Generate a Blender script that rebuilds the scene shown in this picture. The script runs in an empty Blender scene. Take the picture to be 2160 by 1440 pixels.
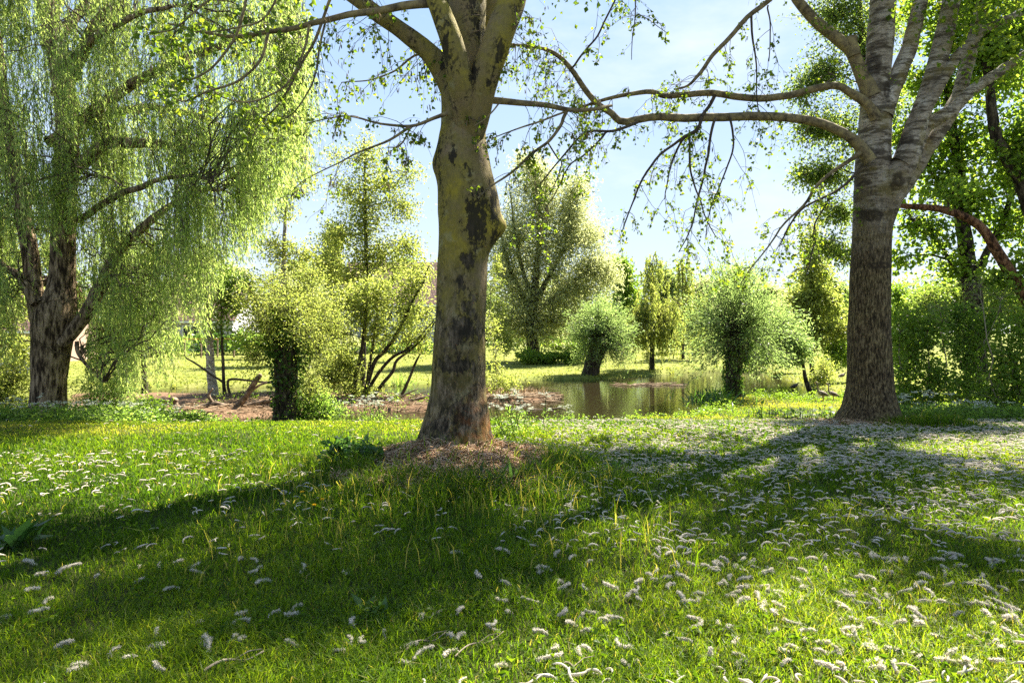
import bpy, math
import numpy as np
from mathutils import Vector

# ------------------------------------------------------------------ basics
rng = np.random.default_rng(11)
F, CX, HY, H = 1440.0, 1080.0, 700.0, 1.5        # focal length, centre column, horizon row (px of the 2160 frame), eye height
WATER = -1.1
SUN_EL = math.radians(50); SUN_AZ = math.radians(43)      # azimuth from +Y towards +X
scene = bpy.context.scene
col = scene.collection


def P(px, py, Y):
    return np.array([(px - CX) / F * Y, Y, H - (py - HY) / F * Y])


def PS(lst, Y):
    """list of (px,py) or (px,py,depth)"""
    return np.array([P(q[0], q[1], q[2] if len(q) > 2 else Y) for q in lst])


def nrm(v):
    return v / np.maximum(np.linalg.norm(v, axis=-1, keepdims=True), 1e-9)


def _h(i, j, k):
    n = (i * 374761393 + j * 668265263 + k * 2147483647) & 0xFFFFFFFF
    n = ((n ^ (n >> 13)) * 1274126177) & 0xFFFFFFFF
    return ((n ^ (n >> 16)) & 0xFFFF) / 65535.0


def vnoise(p):
    p = np.atleast_2d(np.asarray(p, float)) + 1000.0
    i = np.floor(p).astype(np.int64); f = p - i
    f = f * f * (3 - 2 * f)
    r = 0
    for a in (0, 1):
        for b in (0, 1):
            for c in (0, 1):
                w = (f[:, 0] if a else 1 - f[:, 0]) * (f[:, 1] if b else 1 - f[:, 1]) * (f[:, 2] if c else 1 - f[:, 2])
                r = r + w * _h(i[:, 0] + a, i[:, 1] + b, i[:, 2] + c)
    return r


def fbm(p, o=3):
    p = np.atleast_2d(np.asarray(p, float)); s = 0; a = 1; t = 0
    for k in range(o):
        s = s + a * vnoise(p * 2 ** k + 17.3 * k); t += a; a *= .5
    return s / t


def n2(x, y, s, seed=0, o=2):
    x = np.asarray(x, float).ravel(); y = np.asarray(y, float).ravel()
    return fbm(np.stack([x / s, y / s, np.full(len(x), seed * 7.77)], 1), o)


def smooth(a, b, x):
    t = np.clip((x - a) / (b - a), 0, 1)
    return t * t * (3 - 2 * t)


# ------------------------------------------------------------------ mesh builder
class MB:
    def __init__(s):
        s.V = []; s.Q = []; s.T = []; s.R = []; s.qm = []; s.tm = []; s.qs = []; s.ts = []; s.n = 0

    def add(s, V, Q=None, T=None, m=0, r=None, sm=True):
        V = np.asarray(V, np.float32).reshape(-1, 3)
        s.V.append(V)
        if r is None: r = np.zeros(len(V))
        s.R.append(np.broadcast_to(np.asarray(r, np.float32), (len(V),)))
        if Q is not None and len(Q):
            Q = np.asarray(Q).reshape(-1, 4)
            s.Q.append(Q + s.n); s.qm.append(np.full(len(Q), m)); s.qs.append(np.full(len(Q), sm))
        if T is not None and len(T):
            T = np.asarray(T).reshape(-1, 3)
            s.T.append(T + s.n); s.tm.append(np.full(len(T), m)); s.ts.append(np.full(len(T), sm))
        s.n += len(V)

    def mesh(s, name, mats, origin=(0, 0, 0)):
        V = np.concatenate(s.V) - np.asarray(origin, np.float32)
        R = np.concatenate(s.R)
        Q = np.concatenate(s.Q) if s.Q else np.zeros((0, 4), int)
        T = np.concatenate(s.T) if s.T else np.zeros((0, 3), int)
        me = bpy.data.meshes.new(name)
        me.vertices.add(len(V)); me.vertices.foreach_set('co', V.astype(np.float32).ravel())
        loops = np.concatenate([Q.ravel(), T.ravel()]).astype(np.int32)
        tot = np.concatenate([np.full(len(Q), 4), np.full(len(T), 3)]).astype(np.int32)
        st = (np.cumsum(tot) - tot).astype(np.int32)
        me.loops.add(len(loops)); me.loops.foreach_set('vertex_index', loops)
        me.polygons.add(len(tot)); me.polygons.foreach_set('loop_start', st); me.polygons.foreach_set('loop_total', tot)
        mi = np.concatenate((s.qm if s.Q else []) + (s.tm if s.T else [])).astype(np.int32)
        sm = np.concatenate((s.qs if s.Q else []) + (s.ts if s.T else [])).astype(bool)
        for m in mats: me.materials.append(m)
        me.polygons.foreach_set('material_index', mi); me.polygons.foreach_set('use_smooth', sm)
        a = me.attributes.new('rnd', 'FLOAT', 'POINT'); a.data.foreach_set('value', R)
        me.update(calc_edges=True)
        return me

    def build(s, name, mats, parent=None, origin=None):
        if not isinstance(mats, (list, tuple)): mats = [mats]
        if origin is None: origin = tuple(parent.get('_o', (0, 0, 0))) if parent is not None else (0, 0, 0)
        o = bpy.data.objects.new(name, s.mesh(name, mats, origin))
        if parent is None: o.location = origin
        col.objects.link(o)
        if parent is not None: o.parent = parent
        return o


ORIG = {}


def tag(o, label=None, cat=None, group=None, kind=None):
    if label: o['label'] = label
    if cat: o['category'] = cat
    if group: o['group'] = group
    if kind: o['kind'] = kind
    return o


def thing(name, label, cat, loc, group=None):
    o = bpy.data.objects.new(name, None); col.objects.link(o)
    o.empty_display_size = .2
    o.location = [float(c) for c in loc]
    ORIG[o.name] = tuple(float(c) for c in loc)
    return tag(o, label, cat, group)


def part(mb, name, mats, root, parent=None):
    """a part with world-space vertices hung under root (or under another part of root)"""
    o = mb.build(name, mats, None, ORIG[root.name])
    o.location = (0, 0, 0)
    o.parent = parent if parent is not None else root
    return o


# ------------------------------------------------------------------ geometry helpers
def catmull(pts, n):
    pts = np.asarray(pts, float)
    if len(pts) < 3:
        t = np.linspace(0, 1, n)[:, None]
        return pts[0] * (1 - t) + pts[-1] * t
    p = np.vstack([2 * pts[0] - pts[1], pts, 2 * pts[-1] - pts[-2]])
    t = np.linspace(0, len(pts) - 1 - 1e-6, n); i = t.astype(int); f = (t - i)[:, None]
    a, b, c, d = p[i], p[i + 1], p[i + 2], p[i + 3]
    return .5 * ((2 * b) + (-a + c) * f + (2 * a - 5 * b + 4 * c - d) * f ** 2 + (-a + 3 * b - 3 * c + d) * f ** 3)


def tubes(mb, pts, rad, sides=4, m=0, r=None, cap=False):
    """batch of tubes: pts (N,K,3), rad (N,K)"""
    pts = np.asarray(pts, float); rad = np.asarray(rad, float)
    if pts.ndim == 2: pts = pts[None]; rad = rad[None]
    N, K, _ = pts.shape
    if N == 0: return
    T = np.empty_like(pts); T[:, 1:-1] = pts[:, 2:] - pts[:, :-2]; T[:, 0] = pts[:, 1] - pts[:, 0]; T[:, -1] = pts[:, -1] - pts[:, -2]
    T = nrm(T)
    mean = nrm(pts[:, -1] - pts[:, 0])
    ref = np.where(np.abs(mean[:, 2:3]) > .75, np.array([[1., 0.2, 0]]), np.array([[0., 0.2, 1.]]))
    U = nrm(np.cross(T, ref[:, None, :])); W = np.cross(T, U)
    an = np.linspace(0, 2 * np.pi, sides, endpoint=False)
    ring = U[:, :, None, :] * np.cos(an)[None, None, :, None] + W[:, :, None, :] * np.sin(an)[None, None, :, None]
    V = pts[:, :, None, :] + ring * rad[:, :, None, None]
    idx = np.arange(N * K * sides).reshape(N, K, sides)
    a = idx[:, :-1]; b = idx[:, 1:]
    Q = np.stack([a, np.roll(a, -1, 2), np.roll(b, -1, 2), b], -1).reshape(-1, 4)
    rr = None
    if r is not None: rr = np.repeat(np.asarray(r, float), K * sides)
    Vf = V.reshape(-1, 3)
    if cap:
        Tt = []
        extra = []
        base = len(Vf)
        for n in range(N):
            extra.append(pts[n, -1]); c = base + len(extra) - 1
            e = idx[n, -1]
            Tt += [(e[k], e[(k + 1) % sides], c) for k in range(sides)]
        Vf = np.vstack([Vf, extra])
        if rr is not None: rr = np.concatenate([rr, np.zeros(len(extra))])
        mb.add(Vf, Q, np.array(Tt), m=m, r=rr)
    else:
        mb.add(Vf, Q, m=m, r=rr)


def leaves(mb, pos, d, L, ar=.35, m=0, r=None, fold=.25, sm=False):
    pos = np.asarray(pos, float); N = len(pos)
    if N == 0: return
    d = nrm(np.asarray(d, float)); L = np.broadcast_to(np.asarray(L, float), (N,))[:, None]
    s = nrm(np.cross(d, rng.normal(size=(N, 3)))); u = np.cross(s, d)
    w = L * ar * .5
    v0 = pos; v2 = pos + d * L - u * L * .12
    v1 = pos + d * L * .45 + s * w + u * w * fold * 2; v3 = pos + d * L * .45 - s * w + u * w * fold * 2
    V = np.stack([v0, v1, v2, v3], 1).reshape(-1, 3)
    Q = np.arange(4 * N).reshape(N, 4)
    if r is None: r = rng.random(N)
    mb.add(V, Q, m=m, r=np.repeat(r, 4), sm=sm)


def blades(mb, pos, hgt, wid, lean, ang, m=0, r=None):
    """grass blades: two quads each, bending over"""
    N = len(pos); pos = np.asarray(pos, float)
    dx = np.stack([np.cos(ang), np.sin(ang), np.zeros(N)], 1)
    fa = rng.random(N) * 2 * np.pi
    sx = np.stack([np.cos(fa), np.sin(fa), np.zeros(N)], 1)
    h = hgt[:, None]; w = wid[:, None] * .5; l = lean[:, None]
    up = np.array([[0, 0, 1.]])
    p1 = pos + up * h * .55 + dx * h * l * .3
    p2 = pos + up * h * (1 - .35 * np.minimum(l, 1.5)) + dx * h * l * .95
    V = np.stack([pos - sx * w, pos + sx * w, p1 + sx * w * .85, p1 - sx * w * .85, p2 + sx * w * .12, p2 - sx * w * .12], 1).reshape(-1, 3)
    b = (np.arange(N) * 6)[:, None]
    Q = np.concatenate([b + np.array([[0, 1, 2, 3]]), b + np.array([[3, 2, 4, 5]])])
    if r is None: r = rng.random(N)
    mb.add(V, Q, m=m, r=np.repeat(r, 6), sm=False)


def box(mb, lo, hi, m=0):
    lo = np.array(lo, float); hi = np.array(hi, float)
    V = np.array([[x, y, z] for x in (lo[0], hi[0]) for y in (lo[1], hi[1]) for z in (lo[2], hi[2])])
    Q = [[0, 1, 3, 2], [4, 6, 7, 5], [0, 4, 5, 1], [2, 3, 7, 6], [0, 2, 6, 4], [1, 5, 7, 3]]
    mb.add(V, Q, m=m, sm=False)


def rock_tube(mb, pts, rad, sides, amp=.06, freq=3., bumps=(), roots=0., rootn=5, m=0, phase=0., ridge=0., cap=False):
    """one thick trunk: rings with noise, root flare and bumps"""
    pts = np.asarray(pts, float); rad = np.asarray(rad, float); K = len(pts)
    T = np.gradient(pts, axis=0); T = nrm(T)
    U = np.zeros_like(T); u = nrm(np.cross(T[0], [0.1, 1, 0.0]))
    for k in range(K):
        u = nrm(u - T[k] * np.dot(u, T[k])); U[k] = u
    W = np.cross(T, U)
    an = np.linspace(0, 2 * np.pi, sides, endpoint=False)
    dirs = U[:, None] * np.cos(an)[None, :, None] + W[:, None] * np.sin(an)[None, :, None]
    base = pts[:, None] + dirs * rad[:, None, None]
    nz = fbm(base.reshape(-1, 3) * freq + phase, 3).reshape(K, sides) - .5
    mul = 1 + amp * 2 * nz
    if ridge:
        q = np.stack([np.tile(np.cos(an)[None], (K, 1)) * 4.2, np.tile(np.sin(an)[None], (K, 1)) * 4.2, base[:, :, 2] * 1.6], -1).reshape(-1, 3)
        mul = mul + ridge * (np.abs(fbm(q * 1.8 + phase, 2).reshape(K, sides) - .5) * 4 - .7)
    if roots:
        h = pts[:, 2] - pts[0, 2]
        fl = np.exp(-np.maximum(h, 0) / .28)[:, None]
        mul = mul + roots * fl * (.45 + .55 * np.cos(rootn * an + phase + 1.3 * np.sin(an * 2 + phase))[None])
    V = pts[:, None] + dirs * (rad[:, None] * mul)[:, :, None]
    for c, dv, a, s in bumps:
        e = np.exp(-np.sum((V - np.asarray(c)) ** 2, -1) / s ** 2)
        V = V + np.asarray(dv, float) * (a * e)[..., None]
    idx = np.arange(K * sides).reshape(K, sides)
    a = idx[:-1]; b = idx[1:]
    Q = np.stack([a, np.roll(a, -1, 1), np.roll(b, -1, 1), b], -1).reshape(-1, 4)
    Vf = V.reshape(-1, 3); Tt = None
    if cap:
        Vf = np.vstack([Vf, pts[-1]]); e = idx[-1]
        Tt = [(e[k], e[(k + 1) % sides], len(Vf) - 1) for k in range(sides)]
    mb.add(Vf, Q, Tt, m=m)


DO = 0.0          # shift of a whole tree along the view, set while that tree is built


def limb_path(px, Y, rpx, n=24, jit=.012):
    """(px,py[,depth]) list + radius in px -> smooth world path and radii"""
    Y = Y + DO; px = [(q[0], q[1], (q[2] + DO) if len(q) > 2 else Y) for q in px]
    w = PS(px, Y); d = np.array([q[2] for q in px])
    r = np.interp(np.linspace(0, 1, len(px)), np.linspace(0, 1, len(rpx)), rpx) * d / F
    p = catmull(w, n)
    rr = np.interp(np.linspace(0, 1, n), np.linspace(0, 1, len(px)), r)
    j = np.stack([fbm(p * 2.1 + k * 31, 2) - .5 for k in range(3)], 1) * jit * 2
    j[0] = 0
    return p + j, rr


# ------------------------------------------------------------------ materials
def newmat(name):
    m = bpy.data.materials.new(name); m.use_nodes = True
    nt = m.node_tree; nt.nodes.clear()
    out = nt.nodes.new('ShaderNodeOutputMaterial')
    return m, nt, out


def N(nt, t, **kw):
    n = nt.nodes.new('ShaderNode' + t)
    for k, v in kw.items():
        if k.startswith('i_'): n.inputs[k[2:].replace('_', ' ')].default_value = v
        else: setattr(n, k, v)
    return n


def ramp(nt, fac, stops):
    n = nt.nodes.new('ShaderNodeValToRGB'); cr = n.color_ramp
    while len(cr.elements) < len(stops): cr.elements.new(.5)
    for e, (p, c) in zip(cr.elements, stops):
        e.position = p; e.color = (c[0], c[1], c[2], 1) if hasattr(c, '__len__') else (c, c, c, 1)
    nt.links.new(fac, n.inputs[0])
    return n


def mixc(nt, fac, a, b):
    n = nt.nodes.new('ShaderNodeMix'); n.data_type = 'RGBA'
    for sock, v in ((n.inputs[0], fac), (n.inputs[6], a), (n.inputs[7], b)):
        if hasattr(v, 'is_linked') or hasattr(v, 'links'): nt.links.new(v, sock)
        elif isinstance(v, (int, float)): sock.default_value = v
        else: sock.default_value = (v[0], v[1], v[2], 1)
    return n.outputs[2]


def leafmat(name, stops, trans=.5, tcol=1.6, rough=.45, warm=(1.15, 1.0, .55), spec=.35):
    """leaf: reflective face + light shining through; colour varies leaf by leaf through the rnd attribute"""
    m, nt, out = newmat(name)
    at = N(nt, 'Attribute', attribute_name='rnd')
    cr = ramp(nt, at.outputs['Fac'], stops)
    bs = N(nt, 'BsdfPrincipled'); bs.inputs['Roughness'].default_value = rough
    bs.inputs['Specular IOR Level'].default_value = spec
    nt.links.new(cr.outputs[0], bs.inputs['Base Color'])
    tr = N(nt, 'BsdfTranslucent')
    mx = N(nt, 'Mix', data_type='RGBA', blend_type='MULTIPLY'); mx.inputs[0].default_value = 1
    nt.links.new(cr.outputs[0], mx.inputs[6]); mx.inputs[7].default_value = (tcol * warm[0], tcol * warm[1], tcol * warm[2], 1)
    nt.links.new(mx.outputs[2], tr.inputs[0])
    ms = N(nt, 'MixShader'); ms.inputs[0].default_value = trans
    nt.links.new(bs.outputs[0], ms.inputs[1]); nt.links.new(tr.outputs[0], ms.inputs[2])
    nt.links.new(ms.outputs[0], out.inputs[0])
    return m


def plain(name, stops, rough=.8, scale=6., stretch=(1, 1, 1), bump=.4, bscale=None, detail=5, bdist=.01, spec=.2):
    m, nt, out = newmat(name)
    tc = N(nt, 'TexCoord'); mp = N(nt, 'Mapping'); mp.inputs['Scale'].default_value = stretch
    nt.links.new(tc.outputs['Object'], mp.inputs[0])
    nz = N(nt, 'TexNoise'); nz.inputs['Scale'].default_value = scale; nz.inputs['Detail'].default_value = detail
    nz.inputs['Roughness'].default_value = .65
    nt.links.new(mp.outputs[0], nz.inputs[0])
    cr = ramp(nt, nz.outputs[0], stops)
    bs = N(nt, 'BsdfPrincipled'); bs.inputs['Roughness'].default_value = rough; bs.inputs['Specular IOR Level'].default_value = spec
    nt.links.new(cr.outputs[0], bs.inputs['Base Color'])
    if bump:
        n2_ = N(nt, 'TexNoise'); n2_.inputs['Scale'].default_value = bscale or scale * 2.5; n2_.inputs['Detail'].default_value = 4
        nt.links.new(mp.outputs[0], n2_.inputs[0])
        bp = N(nt, 'Bump'); bp.inputs['Strength'].default_value = bump; bp.inputs['Distance'].default_value = bdist
        nt.links.new(n2_.outputs[0], bp.inputs['Height']); nt.links.new(bp.outputs[0], bs.inputs['Normal'])
    nt.links.new(bs.outputs[0], out.inputs[0])
    return m


def noise(nt, vec, scale, detail=4, rough=.6, stretch=None, loc=None):
    if stretch is not None or loc is not None:
        mp = N(nt, 'Mapping')
        if stretch is not None: mp.inputs['Scale'].default_value = stretch
        if loc is not None: mp.inputs['Location'].default_value = loc
        nt.links.new(vec, mp.inputs[0]); vec = mp.outputs[0]
    n = N(nt, 'TexNoise'); n.inputs['Scale'].default_value = scale; n.inputs['Detail'].default_value = detail
    n.inputs['Roughness'].default_value = rough
    nt.links.new(vec, n.inputs[0])
    return n.outputs[0]


def math_(nt, op, a, b=None, clamp=False):
    n = N(nt, 'Math', operation=op); n.use_clamp = clamp
    for s, v in ((n.inputs[0], a), (n.inputs[1], b)):
        if v is None: continue
        if isinstance(v, (int, float)): s.default_value = v
        else: nt.links.new(v, s)
    return n.outputs[0]


def bark_smooth(zones=()):
    """grey-olive poplar bark with algae, black pits, rugged foot and rusty stain"""
    m, nt, out = newmat('poplar_bark')
    tc = N(nt, 'TexCoord'); o = tc.outputs['Object']
    sx = N(nt, 'SeparateXYZ'); nt.links.new(o, sx.inputs[0]); z = sx.outputs[2]
    c1 = ramp(nt, noise(nt, o, 2.2, 5, .6), [(.34, (.215, .155, .08)), (.5, (.19, .15, .036)), (.64, (.28, .22, .022))])
    fine = noise(nt, o, 26, 5, .7, (1, 1, .45))
    c2 = mixc(nt, math_(nt, 'MULTIPLY', ramp(nt, fine, [(.35, 0), (.7, 1)]).outputs[0], .45), c1.outputs[0], (.06, .05, .03))
    # pale lichen patches, lenticels lying across
    li = ramp(nt, noise(nt, o, 5, 3, .5, None, (9, 3, 1)), [(.62, 0), (.68, 1)])
    c3 = mixc(nt, math_(nt, 'MULTIPLY', li.outputs[0], .55), c2, (.24, .22, .11))
    le = ramp(nt, noise(nt, o, 20, 2, .5, (.6, .6, 3.2)), [(.66, 0), (.71, 1)])
    c3 = mixc(nt, math_(nt, 'MULTIPLY', le.outputs[0], .3), c3, (.26, .22, .13))
    # black pits, gathered in patches
    pit = ramp(nt, noise(nt, o, 26, 3, .6, (1, 1, .75)), [(.53, 0), (.56, 1)])
    where = ramp(nt, noise(nt, o, 2.6, 3, .6, (1.5, 1.5, .7), (4, 1, 0)), [(.47, .06), (.6, 1)])
    pm = math_(nt, 'MULTIPLY', pit.outputs[0], where.outputs[0])
    core = ramp(nt, noise(nt, o, 2.6, 4, .7, (1.5, 1.5, .7), (4, 1, 0)), [(.585, 0), (.615, 1)])
    pm = math_(nt, 'MAXIMUM', pm, math_(nt, 'MULTIPLY', core.outputs[0], .9))
    crust = noise(nt, o, 15, 6, .75, (1.2, 1.2, .7))
    for (ex, ey, ez, sx_, sz_) in zones:
        v1 = N(nt, 'VectorMath', operation='SUBTRACT'); nt.links.new(o, v1.inputs[0]); v1.inputs[1].default_value = (ex, ey, ez)
        v2 = N(nt, 'VectorMath', operation='MULTIPLY'); nt.links.new(v1.outputs[0], v2.inputs[0]); v2.inputs[1].default_value = (1 / sx_, 1 / .5, 1 / sz_)
        ln = N(nt, 'VectorMath', operation='LENGTH'); nt.links.new(v2.outputs[0], ln.inputs[0])
        zv = math_(nt, 'SUBTRACT', math_(nt, 'MULTIPLY', math_(nt, 'SUBTRACT', crust, .38), 4.2), ln.outputs['Value'])
        pm = math_(nt, 'MAXIMUM', pm, ramp(nt, math_(nt, 'ADD', zv, .35), [(.0, 0), (.22, 1)]).outputs[0])
    c4 = mixc(nt, math_(nt, 'MULTIPLY', pm, .93), c3, (.012, .010, .007))
    # rugged foot
    foot = N(nt, 'MapRange'); foot.inputs[1].default_value = 2.7; foot.inputs[2].default_value = .1
    nt.links.new(z, foot.inputs[0])
    rug = noise(nt, o, 11, 6, .75, (1.6, 1.6, .5))
    rr = ramp(nt, rug, [(.44, (.010, .007, .004)), (.52, (.115, .085, .05)), (.62, (.29, .22, .145))])
    fm = math_(nt, 'MULTIPLY', foot.outputs[0], ramp(nt, noise(nt, o, 3.5, 4, .6, None, (2, 8, 5)), [(.3, .25), (.6, 1)]).outputs[0], True)
    c5 = mixc(nt, fm, c4, rr.outputs[0])
    # rusty stain low on the sun side
    rx = N(nt, 'MapRange'); rx.inputs[1].default_value = .02; rx.inputs[2].default_value = .3; nt.links.new(sx.outputs[0], rx.inputs[0])
    rz = N(nt, 'MapRange'); rz.inputs[1].default_value = .75; rz.inputs[2].default_value = .25; nt.links.new(z, rz.inputs[0])
    st = math_(nt, 'MULTIPLY', math_(nt, 'MULTIPLY', rx.outputs[0], rz.outputs[0]), ramp(nt, noise(nt, o, 9, 4, .6, None, (5, 5, 5)), [(.42, 0), (.58, 1)]).outputs[0])
    c6 = mixc(nt, math_(nt, 'MULTIPLY', st, .6), c5, (.26, .10, .025))
    bs = N(nt, 'BsdfPrincipled'); bs.inputs['Roughness'].default_value = .78; bs.inputs['Specular IOR Level'].default_value = .2
    nt.links.new(c6, bs.inputs['Base Color'])
    hgt = math_(nt, 'ADD', math_(nt, 'MULTIPLY', rug, math_(nt, 'ADD', math_(nt, 'MULTIPLY', fm, 1.6), .25)), math_(nt, 'MULTIPLY', fine, .3))
    hgt = math_(nt, 'SUBTRACT', hgt, math_(nt, 'MULTIPLY', pm, .25))
    bp = N(nt, 'Bump'); bp.inputs['Strength'].default_value = .8; bp.inputs['Distance'].default_value = .03
    nt.links.new(hgt, bp.inputs['Height']); nt.links.new(bp.outputs[0], bs.inputs['Normal'])
    nt.links.new(bs.outputs[0], out.inputs[0])
    return m


def bark_white(split=3.5, eyes=()):
    """white poplar: furrowed brown foot, pale upper stems with dark cross bands"""
    m, nt, out = newmat('white_poplar_bark')
    tc = N(nt, 'TexCoord'); o = tc.outputs['Object']
    sx = N(nt, 'SeparateXYZ'); nt.links.new(o, sx.inputs[0]); z = sx.outputs[2]
    up = ramp(nt, noise(nt, o, 3, 5, .6), [(.3, (.17, .13, .085)), (.5, (.30, .25, .185)), (.68, (.46, .41, .33))])
    bands = ramp(nt, noise(nt, o, 4.2, 5, .65, (.55, .55, 2.4)), [(.49, 0), (.58, 1)])
    fl = ramp(nt, noise(nt, o, 22, 4, .7, (.5, .5, 1.8)), [(.5, 0), (.62, 1)])
    c1 = mixc(nt, math_(nt, 'MULTIPLY', bands.outputs[0], .88), up.outputs[0], (.05, .038, .022))
    c1 = mixc(nt, math_(nt, 'MULTIPLY', fl.outputs[0], .75), c1, (.05, .037, .024))
    mossy = ramp(nt, noise(nt, o, 2.1, 3, .6, None, (3, 3, 3)), [(.52, 0), (.62, 1)])
    c1 = mixc(nt, math_(nt, 'MULTIPLY', mossy.outputs[0], .45), c1, (.19, .15, .035))
    fur = noise(nt, o, 38, 4, .7, (1.0, 1.0, .24))
    lo = ramp(nt, fur, [(.38, (.016, .012, .008)), (.5, (.095, .072, .045)), (.62, (.23, .185, .125))])
    tint = ramp(nt, noise(nt, o, 2.4, 4, .6, None, (1, 7, 2)), [(.4, (.75, .68, .55)), (.6, (1.05, 1.0, .72))])
    lo2 = N(nt, 'Mix', data_type='RGBA', blend_type='MULTIPLY'); lo2.inputs[0].default_value = 1
    nt.links.new(lo.outputs[0], lo2.inputs[6]); nt.links.new(tint.outputs[0], lo2.inputs[7])
    zz = math_(nt, 'ADD', z, math_(nt, 'MULTIPLY', noise(nt, o, 3.2, 4, .7), 1.6))
    mr = N(nt, 'MapRange'); mr.inputs[1].default_value = split; mr.inputs[2].default_value = split + 1.7; nt.links.new(zz, mr.inputs[0])
    c = mixc(nt, mr.outputs[0], lo2.outputs[2], c1)
    wv = N(nt, 'TexNoise'); wv.inputs['Detail'].default_value = 6; wv.inputs['Scale'].default_value = 9; nt.links.new(o, wv.inputs[0])
    for (ex, ey, ez, sx_, sz_) in eyes:      # scars left by lost branches: a dark lens with a paler heart
        vs_ = N(nt, 'VectorMath', operation='SUBTRACT'); nt.links.new(o, vs_.inputs[0]); vs_.inputs[1].default_value = (ex, ey, ez)
        vm_ = N(nt, 'VectorMath', operation='MULTIPLY'); nt.links.new(vs_.outputs[0], vm_.inputs[0]); vm_.inputs[1].default_value = (1 / sx_, 1 / .4, 1 / sz_)
        ln = N(nt, 'VectorMath', operation='LENGTH'); nt.links.new(vm_.outputs[0], ln.inputs[0])
        dd = math_(nt, 'ADD', ln.outputs['Value'], math_(nt, 'MULTIPLY', math_(nt, 'SUBTRACT', wv.outputs[0], .5), 1.9))
        em = ramp(nt, dd, [(.05, .35), (.4, .85), (.7, .7), (1.05, 0)])
        c = mixc(nt, em.outputs[0], c, (.028, .02, .013))
    bs = N(nt, 'BsdfPrincipled'); bs.inputs['Roughness'].default_value = .85; bs.inputs['Specular IOR Level'].default_value = .15
    nt.links.new(c, bs.inputs['Base Color'])
    inv = math_(nt, 'SUBTRACT', 1.25, mr.outputs[0])
    bp = N(nt, 'Bump'); bp.inputs['Strength'].default_value = .9; bp.inputs['Distance'].default_value = .035
    nt.links.new(math_(nt, 'SUBTRACT', math_(nt, 'MULTIPLY', fur, inv), math_(nt, 'MULTIPLY', bands.outputs[0], .15)), bp.inputs['Height'])
    nt.links.new(bp.outputs[0], bs.inputs['Normal']); nt.links.new(bs.outputs[0], out.inputs[0])
    return m


def bark_furrow(name, dark, mid, light, fscale=15, zs=.18):
    m, nt, out = newmat(name)
    tc = N(nt, 'TexCoord'); o = tc.outputs['Object']
    w = noise(nt, o, 2.5, 3, .5)
    fur = noise(nt, o, fscale, 5, .65, (1, 1, zs))
    v = math_(nt, 'ADD', fur, math_(nt, 'MULTIPLY', math_(nt, 'SUBTRACT', w, .5), .25))
    c = ramp(nt, v, [(.40, dark), (.5, mid), (.62, light)])
    bs = N(nt, 'BsdfPrincipled'); bs.inputs['Roughness'].default_value = .85; bs.inputs['Specular IOR Level'].default_value = .15
    nt.links.new(c.outputs[0], bs.inputs['Base Color'])
    bp = N(nt, 'Bump'); bp.inputs['Strength'].default_value = .9; bp.inputs['Distance'].default_value = .04
    nt.links.new(fur, bp.inputs['Height']); nt.links.new(bp.outputs[0], bs.inputs['Normal'])
    nt.links.new(bs.outputs[0], out.inputs[0])
    return m


M = {}
M['willow_bark'] = bark_furrow('willow_bark', (.025, .016, .009), (.17, .12, .07), (.34, .25, .16), 17, .2)
M['dark_bark'] = bark_furrow('dark_bark', (.012, .009, .006), (.045, .035, .024), (.10, .08, .055), 14, .3)
M['red_bark'] = bark_furrow('red_bark', (.03, .014, .008), (.13, .06, .03), (.24, .13, .07), 14, .6)
M['birch_bark'] = plain('birch_bark', [(.35, (.08, .06, .045)), (.48, (.30, .26, .2)), (.65, (.52, .47, .4))], .8, 9, (1, 1, 2.2), .3)
M['branch'] = plain('branch_bark', [(.35, (.06, .045, .025)), (.5, (.17, .13, .065)), (.68, (.28, .22, .09))], .85, 9, (1, 1, 1), .5)
M['twig'] = plain('twig_bark', [(.35, (.035, .026, .018)), (.65, (.10, .075, .05))], .85, 12, (1, 1, 1), 0)
M['pale_twig'] = plain('pale_twig', [(.35, (.14, .11, .075)), (.65, (.30, .25, .18))], .85, 12, (1, 1, 1), 0)
M['dead_wood'] = plain('dead_wood', [(.35, (.05, .034, .022)), (.5, (.15, .105, .07)), (.68, (.30, .23, .165))], .85, 7, (1, 1, 1), .6)
G_A = (.050, .085, .010); G_B = (.085, .135, .014); G_C = (.14, .17, .025)
GW = (1.0, 1.03, .62)
M['grass'] = leafmat('grass_blade', [(0, (.018, .046, .004)), (.5, (.066, .118, .009)), (.85, (.128, .165, .018)), (1, (.25, .21, .085))], .52, 2.9, warm=(1.10, 1.04, .36), spec=.15)
M['far_grass'] = leafmat('far_grass_blade', [(0, (.10, .125, .026)), (.5, (.15, .17, .04)), (1, (.21, .21, .07))], .45, 2.2, warm=(1.05,1.02,.6), spec=.15)
M['poplar_leaf'] = leafmat('poplar_leaf', [(0, (.05, .085, .012)), (.6, (.09, .135, .016)), (1, (.15, .18, .02))], .6, 2.6, warm=(1.05, 1.03, .5))
M['willow_leaf'] = leafmat('willow_leaf', [(0, (.09, .135, .04)), (.5, (.15, .195, .068)), (1, (.23, .25, .11))], .64, 3.1, warm=GW)
M['silver_leaf'] = leafmat('silver_leaf', [(0, (.12, .14, .072)), (.5, (.19, .205, .12)), (1, (.27, .275, .17))], .65, 2.9, warm=(1.03, 1.02, .75))
M['pollard_leaf'] = leafmat('pollard_leaf', [(0, (.075, .115, .042)), (.5, (.125, .17, .07)), (1, (.19, .23, .11))], .6, 2.7, warm=(1.0, 1.04, .65))
M['alder_leaf'] = leafmat('alder_leaf', [(0, (.09, .12, .03)), (.5, (.145, .17, .046)), (1, (.21, .215, .075))], .6, 2.8, warm=(1.03, 1.03, .65))
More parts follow.
